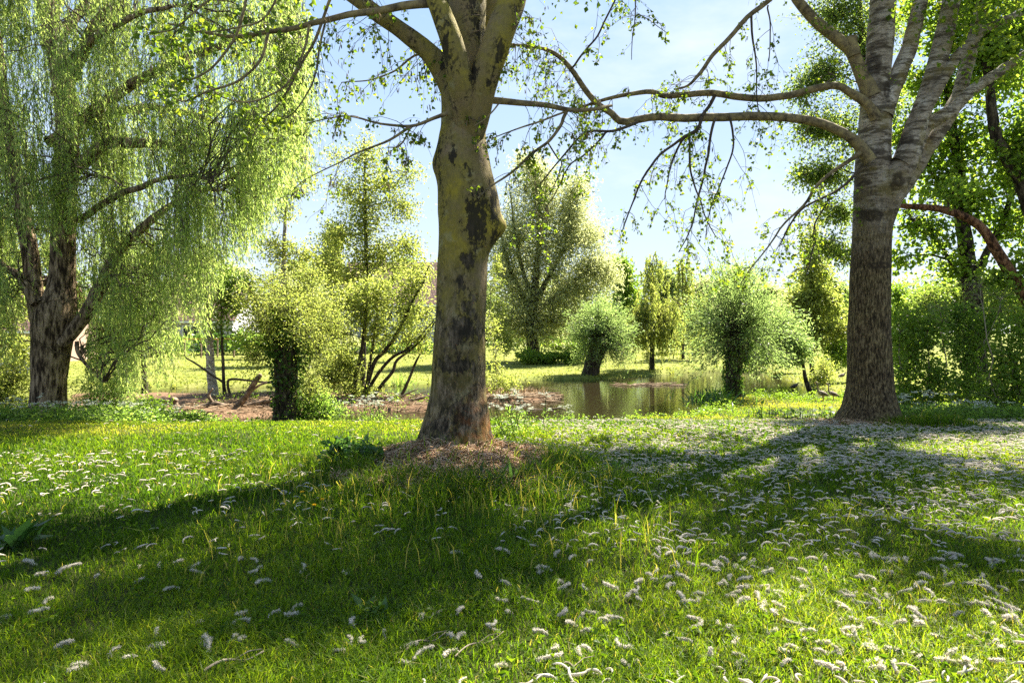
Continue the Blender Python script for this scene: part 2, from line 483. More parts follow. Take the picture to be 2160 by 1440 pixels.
M['maple_leaf'] = leafmat('maple_leaf', [(0, (.042, .072, .015)), (.5, (.088, .128, .022)), (1, (.16, .18, .035))], .62, 3.6, warm=(1., 1.05, .5))
M['ash_leaf'] = leafmat('ash_leaf', [(0, (.06, .095, .022)), (.5, (.105, .145, .035)), (1, (.165, .19, .05))], .6, 2.5, warm=GW)
M['bush_leaf'] = leafmat('bush_leaf', [(0, (.05, .09, .016)), (.5, (.09, .14, .03)), (1, (.16, .195, .06))], .6, 3.2, warm=GW)
M['ivy_leaf'] = leafmat('ivy_leaf', [(0, (.022, .055, .010)), (.6, (.055, .115, .02)), (1, (.11, .17, .03))], .45, 2.4, .3, warm=GW)
M['lush_leaf'] = leafmat('lush_leaf', [(0, (.07, .125, .016)), (.5, (.12, .185, .024)), (1, (.18, .23, .04))], .55, 2.3, warm=GW)
M['weed_leaf'] = leafmat('weed_leaf', [(0, (.025, .06, .014)), (.6, (.05, .105, .026)), (1, (.09, .15, .04))], .45, 2.4, .35, warm=GW)
M['far_leaf'] = leafmat('far_leaf', [(0, (.075, .11, .04)), (.5, (.12, .155, .06)), (1, (.18, .20, .09))], .6, 2.6, warm=(1.0, 1.02, .7))
M['straw'] = leafmat('straw', [(0, (.20, .12, .06)), (.5, (.48, .33, .20)), (1, (.74, .58, .42))], .35, 1.2, .7, (1.1, 1, .8), .15)
M['reed'] = leafmat('reed_straw', [(0, (.05, .03, .018)), (.25, (.13, .085, .045)), (.5, (.24, .16, .09)), (1, (.40, .30, .2))], .2, 1.2, .7, (1.1, 1, .8), .15)
M['catkin'] = leafmat('catkin_fluff', [(0, (.34, .29, .23)), (.5, (.56, .51, .43)), (1, (.76, .71, .63))], .4, 1.2, .9, (1, 1, .95), .05)
M['hang_catkin'] = leafmat('hanging_catkin', [(0, (.11, .075, .045)), (1, (.27, .20, .12))], .3, 1.3, .9, (1, 1, .8), .05)
M['flower'] = leafmat('umbel_flower', [(0, (.45, .47, .38)), (1, (.75, .76, .68))], .3, 1.1, .8, (1, 1, .9), .1)
M['yellow'] = leafmat('yellow_petal', [(0, (.7, .38, .01)), (1, (.8, .5, .02))], .3, 1.1, .6, (1, 1, .8), .2)

# ------------------------------------------------------------------ terrain
def Wp(px, py, z=WATER):
    Y = F * (H - z) / (py - HY)
    return ((px - CX) / F * Y, Y)


POND = [Wp(150, 824), Wp(250, 823), Wp(400, 819), Wp(560, 817), Wp(700, 816), Wp(850, 814), Wp(1000, 806), Wp(1100, 803), Wp(1250, 801), Wp(1350, 795),
        Wp(1440, 787), Wp(1520, 783), Wp(1600, 788), Wp(1650, 800), Wp(1720, 824), Wp(1765, 838),
        (12.2, 25.4), (10.6, 24.9), (9.6, 25.8), (8.3, 26.6), (7.0, 25.7), (6.2, 22.3), (4.9, 19.6), (2.1, 18.6), (-.4, 17.9), (-2.5, 16.6), (-5.5, 16.8), (-8.4, 17.3), (-11.5, 19.5), (-14, 22)]
ISLAND = [Wp(190, 828, -1.), Wp(200, 872, -1.), Wp(350, 880, -1.), Wp(470, 882, -1.), Wp(560, 874, -1.), Wp(660, 866, -1.), Wp(760, 862, -1.), Wp(900, 862, -1.), Wp(1000, 850, -1.),
          Wp(1170, 841, -1.), Wp(1140, 832, -1.), Wp(1020, 830, -1.), Wp(900, 834, -1.), Wp(760, 829, -1.), Wp(500, 827, -1.), Wp(300, 828, -1.)]


def sdist(poly, x, y):
    """signed distance, positive outside"""
    x = np.asarray(x, float); y = np.asarray(y, float)
    d = np.full(x.shape, 1e9); ins = np.zeros(x.shape, bool)
    n = len(poly)
    for i in range(n):
        x1, y1 = poly[i]; x2, y2 = poly[(i + 1) % n]
        ex, ey = x2 - x1, y2 - y1
        t = np.clip(((x - x1) * ex + (y - y1) * ey) / (ex * ex + ey * ey), 0, 1)
        d = np.minimum(d, np.hypot(x - x1 - t * ex, y - y1 - t * ey))
        c = ((y1 > y) != (y2 > y)) & (x < ex * (y - y1) / (ey if abs(ey) > 1e-9 else 1e-9) + x1)
        ins ^= c
    return np.where(ins, -d, d)


CT = P(957, 0, 8.0)[:2]                        # centre poplar foot
RT = P(1836, 0, 11.8)[:2]                      # right poplar foot


def ground(x, y):
    x = np.asarray(x, float); y = np.asarray(y, float); sh = x.shape
    x = x.ravel(); y = y.ravel()
    b = np.interp(y, [-10, 10, 12, 17, 24, 36, 40, 65, 120, 400], [0, 0, -.1, -.84, -.88, -.94, -.9, -.22, -.1, .3])
    b = b + (n2(x, y, 2.2, 1) - .5) * .09 * smooth(0, 3, y) + (n2(x, y, .6, 2) - .5) * .035
    wob = (n2(x, y, .8, 3) - .5) * .5
    dp = sdist(POND, x, y) + wob
    di = sdist(ISLAND, x, y) + wob * .8
    z = (WATER - .5) + (b - (WATER - .5)) * smooth(-.55, .55, dp)
    zi = (WATER - .5) + (.5 + .13 + (n2(x, y, .9, 4) - .5) * .12) * smooth(.3, -.35, di)
    z = np.maximum(z, zi)
    r = np.hypot((x - CT[0] - .05) / 1.25, (y - CT[1] + .4) / 1.15)
    z = z + .20 * np.exp(-r ** 2 / .5) * (.6 + .8 * n2(x, y, .5, 91))
    r = np.hypot(x - RT[0], y - RT[1])
    z = z + .05 * np.exp(-r ** 2 / .5)
    return z.reshape(sh)


def gz(x, y):
    return float(ground(np.array([x]), np.array([y]))[0])


ys = np.concatenate([np.arange(-3, 20, .2), np.arange(20, 46, .35), 46 * np.power(1.075, np.arange(0, 34))])
xp = np.concatenate([np.arange(0, 16, .22), 16 * np.power(1.13, np.arange(0, 28))])
xs = np.concatenate([-xp[:0:-1], xp])
gx, gy = np.meshgrid(xs, ys)
gzv = ground(gx, gy)
mb = MB()
nx, ny = len(xs), len(ys)
idx = np.arange(nx * ny).reshape(ny, nx)
Q = np.stack([idx[:-1, :-1], idx[:-1, 1:], idx[1:, 1:], idx[1:, :-1]], -1).reshape(-1, 4)
# leaf litter and bare mud: the island, the strip under the willow, the foot of the centre poplar
lit = smooth(.35, -.25, sdist(ISLAND, gx, gy))
lit = np.maximum(lit, smooth(2.6, .6, np.hypot((gx + 11.5) / 1.6, (gy - 17.5) / 1.4)))
lit = np.maximum(lit, smooth(1.3, .75, np.hypot((gx - CT[0] - .1) / 1.05, (gy - CT[1] + .5))))
lit = np.maximum(lit, .8 * smooth(.7, .45, np.hypot((gx - RT[0]), (gy - RT[1] + .15))))
lit = np.maximum(lit, .75 * smooth(.25, -.1, sdist(POND, gx, gy)))
mb.add(np.stack([gx, gy, gzv], -1).reshape(-1, 3), Q, r=lit.ravel())


def ground_mat():
    m, nt, out = newmat('ground_soil_and_turf')
    tc = N(nt, 'TexCoord'); o = tc.outputs['Object']
    sx = N(nt, 'SeparateXYZ'); nt.links.new(o, sx.inputs[0])
    turf = ramp(nt, noise(nt, o, 7, 6, .7), [(.3, (.016, .020, .006)), (.5, (.035, .045, .010)), (.7, (.075, .07, .025))])
    mead = ramp(nt, noise(nt, o, 1.1, 8, .75, (1, .35, 1)), [(.3, (.10, .125, .022)), (.5, (.155, .175, .036)), (.7, (.22, .215, .07))])
    mr = N(nt, 'MapRange'); mr.inputs[1].default_value = 20; mr.inputs[2].default_value = 27; nt.links.new(sx.outputs[1], mr.inputs[0])
    g = mixc(nt, mr.outputs[0], turf.outputs[0], mead.outputs[0])
    lt = ramp(nt, noise(nt, o, 17, 5, .75), [(.3, (.04, .024, .014)), (.5, (.14, .085, .05)), (.68, (.27, .18, .115))])
    at = N(nt, 'Attribute', attribute_name='rnd')
    edge = math_(nt, 'ADD', at.outputs['Fac'], math_(nt, 'MULTIPLY', math_(nt, 'SUBTRACT', noise(nt, o, 4, 4, .7), .5), .9))
    em = N(nt, 'MapRange'); em.inputs[1].default_value = .4; em.inputs[2].default_value = .6; nt.links.new(edge, em.inputs[0])
    c = mixc(nt, em.outputs[0], g, lt.outputs[0])
    bs = N(nt, 'BsdfPrincipled'); bs.inputs['Roughness'].default_value = .95; bs.inputs['Specular IOR Level'].default_value = .1
    nt.links.new(c, bs.inputs['Base Color'])
    bp = N(nt, 'Bump'); bp.inputs['Strength'].default_value = .8; bp.inputs['Distance'].default_value = .05
    nt.links.new(noise(nt, o, 12, 5, .7), bp.inputs['Height']); nt.links.new(bp.outputs[0], bs.inputs['Normal'])
    nt.links.new(bs.outputs[0], out.inputs[0])
    return m


M['ground'] = ground_mat()
tag(mb.build('ground', M['ground']), 'grassy park ground sloping to the pond with a far lawn beyond', None, None, 'structure')


def water_mat():
    m, nt, out = newmat('pond_water')
    tc = N(nt, 'TexCoord'); o = tc.outputs['Object']
    bs = N(nt, 'BsdfPrincipled'); bs.inputs['Base Color'].default_value = (.022, .018, .008, 1)
    bs.inputs['Roughness'].default_value = .06; bs.inputs['IOR'].default_value = 1.33
    bs.inputs['Specular IOR Level'].default_value = .75
    bp = N(nt, 'Bump'); bp.inputs['Strength'].default_value = .22; bp.inputs['Distance'].default_value = .03
    nt.links.new(noise(nt, o, 2.4, 3, .5, (.7, 2.2, 1)), bp.inputs['Height']); nt.links.new(bp.outputs[0], bs.inputs['Normal'])
    nt.links.new(bs.outputs[0], out.inputs[0])
    return m


M['water'] = water_mat()
mb = MB()
mb.add([[-30, 15, WATER], [30, 15, WATER], [30, 48, WATER], [-30, 48, WATER]], [[0, 1, 2, 3]])
tag(mb.build('water', M['water']), 'still brown pond water mirroring the far bank', None, None, 'structure')


def loc(px, Y, dz=0.):
    x = (px - CX) / F * Y
    return np.array([x, Y, gz(x, Y) + dz])


_cb = np.array([CT[0], CT[1], gz(*CT)])
M['poplar_bark'] = bark_smooth([(*(P(ex, ey, 7.65) - _cb), w_, h_) for ex, ey, w_, h_ in [(1005, 460, .16, .36), (1040, 420, .07, .3), (990, 545, .12, .12), (985, 695, .28, .16), (960, 770, .3, .12), (1000, 870, .3, .22), (930, 900, .2, .16), (955, 325, .05, .14), (930, 120, .04, .12), (1000, 160, .05, .16)]])
_rb = np.array([RT[0], RT[1], gz(*RT)])
M['white_bark'] = bark_white(eyes=[(*(P(ex, ey, 11.55) - _rb), w_, h_) for ex, ey, w_, h_ in [(1836, 322, .24, .11), (1838, 456, .22, .15), (1850, 130, .13, .2), (1872, 190, .07, .22), (1885, 385, .12, .16), (1905, 300, .10, .12), (1840, 240, .12, .05), (1826, 385, .12, .06), (1855, 560, .3, .07)]])

# ------------------------------------------------------------------ tree tools
def bez(a, b, lift, K, jit=.06):
    """N curved branches from a to b"""
    a = np.asarray(a, float); b = np.asarray(b, float); n = len(a)
    t = np.linspace(0, 1, K)[None, :, None]
    L = np.linalg.norm(b - a, axis=1)[:, None]
    mid = (a + b) / 2 + rng.normal(size=(n, 3)) * L * .1; mid[:, 2] += lift * L[:, 0]
    p = (1 - t) ** 2 * a[:, None] + 2 * t * (1 - t) * mid[:, None] + t ** 2 * b[:, None]
    j = rng.normal(size=p.shape) * (L * jit / K)[:, None]; j[:, 0] = 0
    return p + j


def blob_pts(c, r, n, bias=2.2):
    d = nrm(rng.normal(size=(n, 3)))
    lump = .5 + 1.0 * fbm(d * 2.7 + np.asarray(c) * 3.1, 2)[:, None]
    return np.asarray(c) + d * (rng.random((n, 1)) ** (1 / bias)) * lump * np.asarray(r)


def crown_blobs(lf, tw, nodes, blobs, nleaf, leaf, ar=.5, clump=.22, droop=.3, lift=.12, twig_r=.012, m_leaf=0, m_twig=1, twig=True, tsides=3, tone=.25):
    """blobs: (centre, radii, n twigs). nodes: (M,3) points of trunk and limbs the branches leave from"""
    nodes = np.asarray(nodes, float)
    for c, r, n in blobs:
        c = np.asarray(c, float); r = np.asarray(r, float)
        # a limb into the blob
        sc = np.linalg.norm(nodes - c, axis=1) + np.maximum(nodes[:, 2] - c[2], 0) * 2
        a = nodes[np.argmin(sc)]
        lp = bez(a[None], c[None] + r * .15, lift, 8, .15)
        Ln = np.linalg.norm(c - a)
        if twig: tubes(tw, lp, np.linspace(twig_r * (1.5 + Ln * .5), twig_r, 8)[None], 5, m_twig)
        ln = np.vstack([lp[0, 2:], nodes])
        tip = blob_pts(c, r, n)
        D = np.linalg.norm(tip[:, None] - ln[None], axis=2) + np.maximum(ln[None, :, 2] - tip[:, None, 2], 0) * 1.
        st = ln[np.argmin(D, 1)]
        bp = bez(st, tip, lift, 6, .2)
        rr = np.linspace(1, .3, 6)[None] * twig_r * (.4 + .5 * rng.random((n, 1)))
        if twig: tubes(tw, bp, rr, tsides, m_twig)
        k = nleaf
        f = rng.random((n, k)) ** .6
        fi = f * 4.99; i0 = fi.astype(int); fr = (fi - i0)[..., None]
        ar_ = np.arange(n)[:, None]
        pos = bp[ar_, i0] * (1 - fr) + bp[ar_, i0 + 1] * fr
        pos = pos + rng.normal(size=(n, k, 3)) * clump * np.array([.8, .8, .6])
        d = nrm(bp[:, -1] - bp[:, -2])[:, None] * .6 + rng.normal(size=(n, k, 3)) * .7
        d[..., 2] -= droop
        tn = rng.random((n, 1)) * tone * 2 + rng.random((n, k)) * (1 - tone * 2)
        sz = leaf * (.7 + .6 * rng.random(n * k))
        leaves(lf, pos.reshape(-1, 3), d.reshape(-1, 3), sz, ar, m_leaf, r=tn.ravel())


def strands(lf, tw, start, length, nleaf, leaf, ar=.2, sway=.12, wind=(0, 0, 0), m_leaf=0, m_twig=1, tr=.0035, K=8, out=None, hang=1.):
    """weeping twigs: from start points, arching out then hanging"""
    n = len(start)
    t = np.linspace(0, 1, K)[None, :, None]
    o = rng.normal(size=(n, 3)) * sway if out is None else out * (.5 + rng.random((n, 1)))
    o[:, 2] *= .3
    L = np.asarray(length)[:, None, None]
    p = start[:, None] + np.array([0, 0, -1.]) * L * (t ** 1.25) * hang + o[:, None] * np.sqrt(t) * np.minimum(L, 1.5) + np.asarray(wind) * t ** 2 * L
    ph = rng.random((n, 1, 1)) * 6.3
    p = p + np.concatenate([np.sin(t * 5 + ph), np.cos(t * 4.3 + ph), 0 * ph * t], -1) * .05 * t * np.minimum(L, 1.6)
    tubes(tw, p, np.linspace(1, .4, K)[None] * np.full((n, 1), tr), 3, m_twig)
    f = rng.random((n, nleaf)) ** .85 * (K - 1.01); i0 = f.astype(int); fr = (f - i0)[..., None]
    ar_ = np.arange(n)[:, None]
    pos = p[ar_, i0] * (1 - fr) + p[ar_, i0 + 1] * fr
    d = nrm(p[ar_, i0 + 1] - p[ar_, i0]) * .95 + rng.normal(size=(n, nleaf, 3)) * .36
    pos = pos + rng.normal(size=pos.shape) * .02
    tn = rng.random((n, 1)) * .5 + rng.random((n, nleaf)) * .5
    leaves(lf, pos.reshape(-1, 3), d.reshape(-1, 3), leaf * (.7 + .6 * rng.random(n * nleaf)), ar, m_leaf, r=tn.ravel())


def hang_twigs(mb_, path, n, L=(.35, 1.0), nsub=4, nleaf=5, leaf=.045, catk=.5, m=(0, 1, 2), f0=.15, side=.6, r0=.005):
    """drooping side twigs with leaves and hanging catkins along a limb path. m = leaf, twig, catkin slots"""
    path = np.asarray(path); K = 7
    f = (f0 + (1 - f0) * rng.random(n)) * (len(path) - 1.01); i = f.astype(int)
    s = path[i] + (path[i + 1] - path[i]) * (f - i)[:, None]
    tan = nrm(path[i + 1] - path[i])
    d = tan * (.3 + .5 * rng.random((n, 1))) + rng.normal(size=(n, 3)) * side; d[:, 2] += .1
    d = nrm(d)
    ln = (L[0] + (L[1] - L[0]) * rng.random(n) ** 1.4)

    def grow(s, d, ln, K, grav):
        p = [s]; dd = d
        for k in range(K - 1):
            dd = nrm(dd + np.array([0, 0, -grav]) + rng.normal(size=d.shape) * .22)
            p.append(p[-1] + dd * (ln / (K - 1))[:, None])
        return np.stack(p, 1)
    p = grow(s, d, ln, K, .26)
    tubes(mb_, p, np.linspace(1, .35, K)[None] * np.full((n, 1), r0), 3, m[1])
    # sub twigs
    q = np.repeat(np.arange(n), nsub); fi = (.3 + .7 * rng.random(n * nsub)) * (K - 1.01); i0 = fi.astype(int)
    ss = p[q, i0] + (p[q, i0 + 1] - p[q, i0]) * (fi - i0)[:, None]
    sd = nrm(nrm(p[q, i0 + 1] - p[q, i0]) * .5 + rng.normal(size=(n * nsub, 3)) * .6)
    sl = ln[q] * (.18 + .3 * rng.random(n * nsub))
    sp = grow(ss, sd, sl, 5, .3)
    tubes(mb_, sp, np.linspace(1, .4, 5)[None] * np.full((n * nsub, 1), r0 * .5), 3, m[1])
    ns = n * nsub
    keep = rng.random(ns) < .85
    spk = sp[keep]; nk = len(spk)
    fi = (.25 + .75 * rng.random((nk, nleaf))) * 3.99; i0 = fi.astype(int); a = np.arange(nk)[:, None]
    pos = spk[a, i0] + (spk[a, i0 + 1] - spk[a, i0]) * (fi - i0)[..., None]
    dd = rng.normal(size=pos.shape) * .6; dd[..., 2] -= .55
    pos = pos + nrm(dd) * .015
    leaves(mb_, pos.reshape(-1, 3), dd.reshape(-1, 3), leaf * (.6 + .7 * rng.random(nk * nleaf)), .85, m[0])
    if catk > 0:
        cs = sp[rng.random(ns) < catk]; nc = len(cs)
        if nc:
            k_ = 3
            c0 = np.repeat(cs[:, rng.integers(1, 5)], k_, 0) + rng.normal(size=(nc * k_, 3)) * .02
            cl = .04 + .05 * rng.random(nc * k_)
            cd = nrm(rng.normal(size=(nc * k_, 3)) * .22 + np.array([0, 0, -1]))
            t = np.linspace(0, 1, 4)[None, :, None]
            cp = c0[:, None] + cd[:, None] * t * cl[:, None, None]
            tubes(mb_, cp, np.array([[.002, .0045, .0045, .002]]) * np.ones((nc * k_, 1)), 4, m[2], r=rng.random(nc * k_))


def grow_cluster(mb_, tips, n, leaf, spread, ar=.8, m=0, droop=.3):
    """a few bright leaves at branch tips"""
    tips = np.repeat(np.asarray(tips), n, 0)
    pos = tips + rng.normal(size=tips.shape) * spread
    d = rng.normal(size=pos.shape); d[:, 2] -= droop
    leaves(mb_, pos, d, leaf * (.6 + .8 * rng.random(len(pos))), ar, m)


# ------------------------------------------------------------------ the centre poplar
DO = -0.6
D = 8.6
base = np.array([CT[0], CT[1], gz(*CT)])
pop = thing('poplar_tree', 'big olive-grey poplar with black pitted bark standing on a straw mound', 'tree', base)
rows = [(1000, 842, 1082), (975, 852, 1070), (955, 866, 1056), (935, 878, 1042), (910, 887, 1036), (880, 896, 1032), (850, 903, 1029), (830, 907, 1026), (760, 913, 1024), (680, 918, 1024), (600, 922, 1027),
        (545, 924, 1030), (500, 925, 1036), (450, 924, 1044), (400, 923, 1043), (370, 921, 1038), (333, 918, 1032), (300, 924, 1027), (270, 930, 1025), (235, 931, 1030), (200, 930, 1036), (160, 935, 1030), (120, 940, 1026), (60, 944, 1024), (0, 946, 1026),
        (-120, 948, 1022), (-300, 955, 1012), (-600, 975, 1010), (-900, 995, 1012)]
ctr = catmull(PS([((a + b) / 2, y) for y, a, b in rows], D + DO), 150)
rad = np.interp(np.linspace(0, 1, 150), np.linspace(0, 1, len(rows)), [(b - a) / 2 / F * (D + DO) for y, a, b in rows])
mb = MB()
rock_tube(mb, ctr, rad, 72, amp=.035, freq=3.4, roots=.24, rootn=5, phase=2.,
          bumps=[(P(1035, 484, D + DO - .05), (1, -.15, .12), .17, .17), (P(915, 350, D + DO), (-1, 0, 0), .045, .14), (P(985, 700, D + DO - .35), (0, -1, 0), .03, .3), (P(1035, 430, D + DO), (1, 0, 0), .05, .2)])
part(mb, 'trunk', M['poplar_bark'], pop)
limbs = []
for px, Y, r in [
    ([(985, 300), (970, 225), (938, 155), (900, 108), (845, 62), (785, 22), (735, -14), (640, -90, 8.4), (520, -210, 8.2), (380, -420, 8)], D, [24, 27, 26, 20, 17, 16, 15, 13, 10, 5]),
    ([(985, 340, 8.6), (982, 262, 8.45), (976, 185, 8.25), (956, 100, 8.12), (935, 40, 8.1), (915, -10, 8.15), (880, -120, 8.0), (830, -320, 7.6), (760, -650, 7.2)], D, [24, 29, 28, 24, 22, 20, 18, 14, 6]),
    ([(980, 350, 8.6), (1000, 262, 8.45), (1022, 172, 8.3), (1048, 90, 8.25), (1076, 10, 8.35), (1096, -60, 8.3), (1150, -260, 8.2), (1230, -520, 8), (1300, -800, 7.8)], D, [22, 29, 31, 30.5, 30, 28, 22, 15, 6]),
    ([(1010, 120, 8.9), (1060, -60, 9.3), (1150, -260, 9.9), (1250, -520, 10.6)], D, [28, 22, 16, 6]),
    ([(965, 60, 8.8), (930, -120, 9.3), (860, -320, 10), (800, -560, 10.8)], D, [26, 20, 14, 6]),
]:
    p, rr = limb_path(px, Y, r, 40, .02)
    mb = MB(); rock_tube(mb, p, rr, 28, amp=.05, freq=5., phase=len(limbs))
    o = part(mb, 'limb', M['poplar_bark'], pop); limbs.append(p)
brs = []
for px, Y, r in [
    ([(905, 8), (850, 12), (800, 22), (760, 28), (720, 36), (633, 58), (567, 70), (500, 78), (430, 66), (350, 52)], 8.2, [9, 7, 5, 2]),
    ([(1020, 214), (1060, 214), (1100, 218), (1150, 222), (1200, 232), (1250, 230), (1290, 224, 8.8)], 8.5, [8, 6.5, 5, 3]),
    ([(945, 240), (920, 250), (867, 267), (787, 257), (720, 248), (640, 262)], 8.3, [5, 3.5, 2, 1]),
    ([(870, 266), (830, 290), (787, 310), (720, 335), (640, 380)], 8.3, [3.4, 2.6, 1.8, 1]),
    ([(867, 270), (850, 300), (835, 311), (815, 312)], 8.25, [2.2, 1.6, 1]),
    ([(1195, 235), (1187, 250), (1180, 267), (1155, 300), (1120, 327), (1085, 360), (1047, 387), (1010, 420, 8.1)], 8.4, [4, 3.4, 2.8, 1.6]),
    ([(1055, 217), (1040, 235), (1022, 250), (1000, 262)], 8.2, [2, 1.5, 1]),
    ([(1190, 236), (1130, 262), (1080, 280), (1035, 293)], 8.2, [2.4, 1.8, 1]),
    ([(930, 140), (880, 115), (830, 150), (780, 168), (720, 175)], 8.9, [3, 2.4, 1.6, 1]),
    ([(1085, 96, 9.), (1060, 97, 9.)], 9., [5, 5]),
    # long hanging whips over the willow
    ([(520, -30), (508, 30), (490, 90), (450, 140), (410, 165), (385, 165)], 7.7, [3.2, 3, 2.2, 1.2]),
    ([(566, 70), (548, 130), (500, 172), (440, 193), (385, 213), (350, 190)], 7.8, [3.2, 2.6, 2, 1]),
    ([(720, -40), (695, 10), (662, 90), (632, 140), (595, 205), (560, 245), (520, 252)], 8., [3.4, 3, 2.2, 1]),
    ([(652, 52), (638, 120), (600, 180), (530, 214), (470, 206), (440, 178)], 7.9, [2.8, 2.2, 1.6, 1]),
    ([(690, 38), (672, 110), (655, 180), (610, 240), (560, 262)], 8.1, [2.4, 2, 1.4, .8]),
    ([(470, -20), (420, 20), (370, 60), (330, 65), (300, 50)], 7.6, [2.4, 2, 1.4, .8]),
    ([(600, -30), (560, 40), (500, 60), (430, 70), (380, 62)], 7.5, [2.6, 2, 1.4, .8]),
]:
    p, rr = limb_path(px, Y, r, 26, .03)
    mb = MB(); rock_tube(mb, p, rr, 10, amp=.07, freq=7.)
    part(mb, 'branch', M['branch'], pop); brs.append(p)
cr = MB()
for k, (n, L) in enumerate([(16, (.4, 1.)), (16, (.3, .7)), (12, (.3, .7)), (10, (.3, .7)), (4, (.2, .4)), (12, (.25, .6)), (3, (.2, .4)), (6, (.2, .5)), (12, (.3, .7)), (3, (.3, .6)), (7, (.2, .5)), (7, (.2, .5)), (9, (.25, .6)), (7, (.2, .5)), (6, (.2, .5)), (7, (.2, .5)), (6, (.2, .5))]):
    hang_twigs(cr, brs[k], n, L, 4, 4 if k < 10 else 2, .048, .3 if k < 10 else .08)
for p in brs[10:]: grow_cluster(cr, p[-5:], 5, .075, .07)
grow_cluster(cr, brs[0][-9:], 9, .075, .12)
for p, n in ((limbs[0][6:24], 12), (limbs[2][6:24], 14), (limbs[3][4:20], 12), (limbs[4][4:20], 12)):
    hang_twigs(cr, p, n, (.5, 1.3), 5, 5, .05, .45)
nodes = np.vstack([q[10:] for q in limbs] + [ctr[100:]])
crb = []
for (x, y, z, r, n) in [(-3.6, 7.6, 7.6, 1.5, 90), (-2.2, 7.2, 9.2, 1.8, 120), (-.8, 8.4, 11.5, 2.0, 120), (.9, 8.0, 9.3, 1.7, 80), (2.2, 8.8, 7.8, 1.5, 50), (-1.8, 10.4, 9.8, 1.8, 110), (0, 9.2, 7.9, 1.3, 70),
                         (-3.2, 9.4, 8.8, 1.5, 80), (-.4, 6.2, 8.6, 1.4, 70), (3.4, 7.6, 8.9, 1.2, 40), (.4, 10.5, 13.0, 1.6, 70)]:
    crb.append(((x, y, z), (r, r, r * .7), n))
crb = [(c_, r_, int(n_ * .22)) for c_, r_, n_ in crb]
crown_blobs(cr, cr, nodes, crb, 60, .085, .8, .24, .4, .1, .014, 0, 1)
# bright leafy sprays low in the canopy at the upper edge of the view
for px, py, Y, s, n in [(600, 20, 7.4, .32, 60), (560, -40, 7.2, .4, 60), (640, -20, 7.8, .35, 50), (500, -30, 7.3, .35, 40), (380, 100, 7.5, .12, 30), (345, 95, 7.5, .12, 30), (340, 190, 7.6, .1, 26), (1180, -20, 8.5, .35, 40), (1240, -10, 8.8, .3, 30)]:
    grow_cluster(cr, P(px, py, Y)[None], n, .07, s * np.array([1, .8, .5]))
part(cr, 'crown', [M['poplar_leaf'], M['twig'], M['hang_catkin']], pop)
DO = 0.0

# ------------------------------------------------------------------ the right poplar
DO = -0.4
D = 12.2
base = np.array([RT[0], RT[1], gz(*RT)])
wp = thing('poplar_tree', 'tall white poplar with furrowed foot and a fan of pale banded stems', 'tree', base)
rows = [(915, 1752, 1918), (895, 1764, 1906), (878, 1772, 1898), (860, 1780, 1891), (840, 1785, 1886), (800, 1790, 1880), (700, 1792, 1875), (600, 1796, 1875), (500, 1801, 1877), (450, 1803, 1882), (400, 1804, 1885), (370, 1806, 1880), (330, 1808, 1876), (290, 1812, 1876),
        (250, 1815, 1878), (210, 1819, 1878), (170, 1823, 1876), (120, 1829, 1880), (67, 1832, 1884), (0, 1838, 1888), (-150, 1846, 1892), (-400, 1862, 1896), (-800, 1886, 1906)]
ctr = catmull(PS([((a + b) / 2, y) for y, a, b in rows], D + DO), 150)
rad = np.interp(np.linspace(0, 1, 150), np.linspace(0, 1, len(rows)), [(b - a) / 2 / F * (D + DO) for y, a, b in rows])
mb = MB()
rock_tube(mb, ctr, rad, 84, amp=.03, freq=2.6, roots=.15, rootn=7, phase=5., ridge=.022,
          bumps=[(P(1838, 325, D + DO - .35), (0, -1, 0), .05, .2), (P(1838, 455, D + DO - .35), (0, -1, 0), .05, .22), (P(1835, 395, D + DO - .3), (0, -1, 0), -.03, .15)])
part(mb, 'trunk', M['white_bark'], wp)
limbs = []
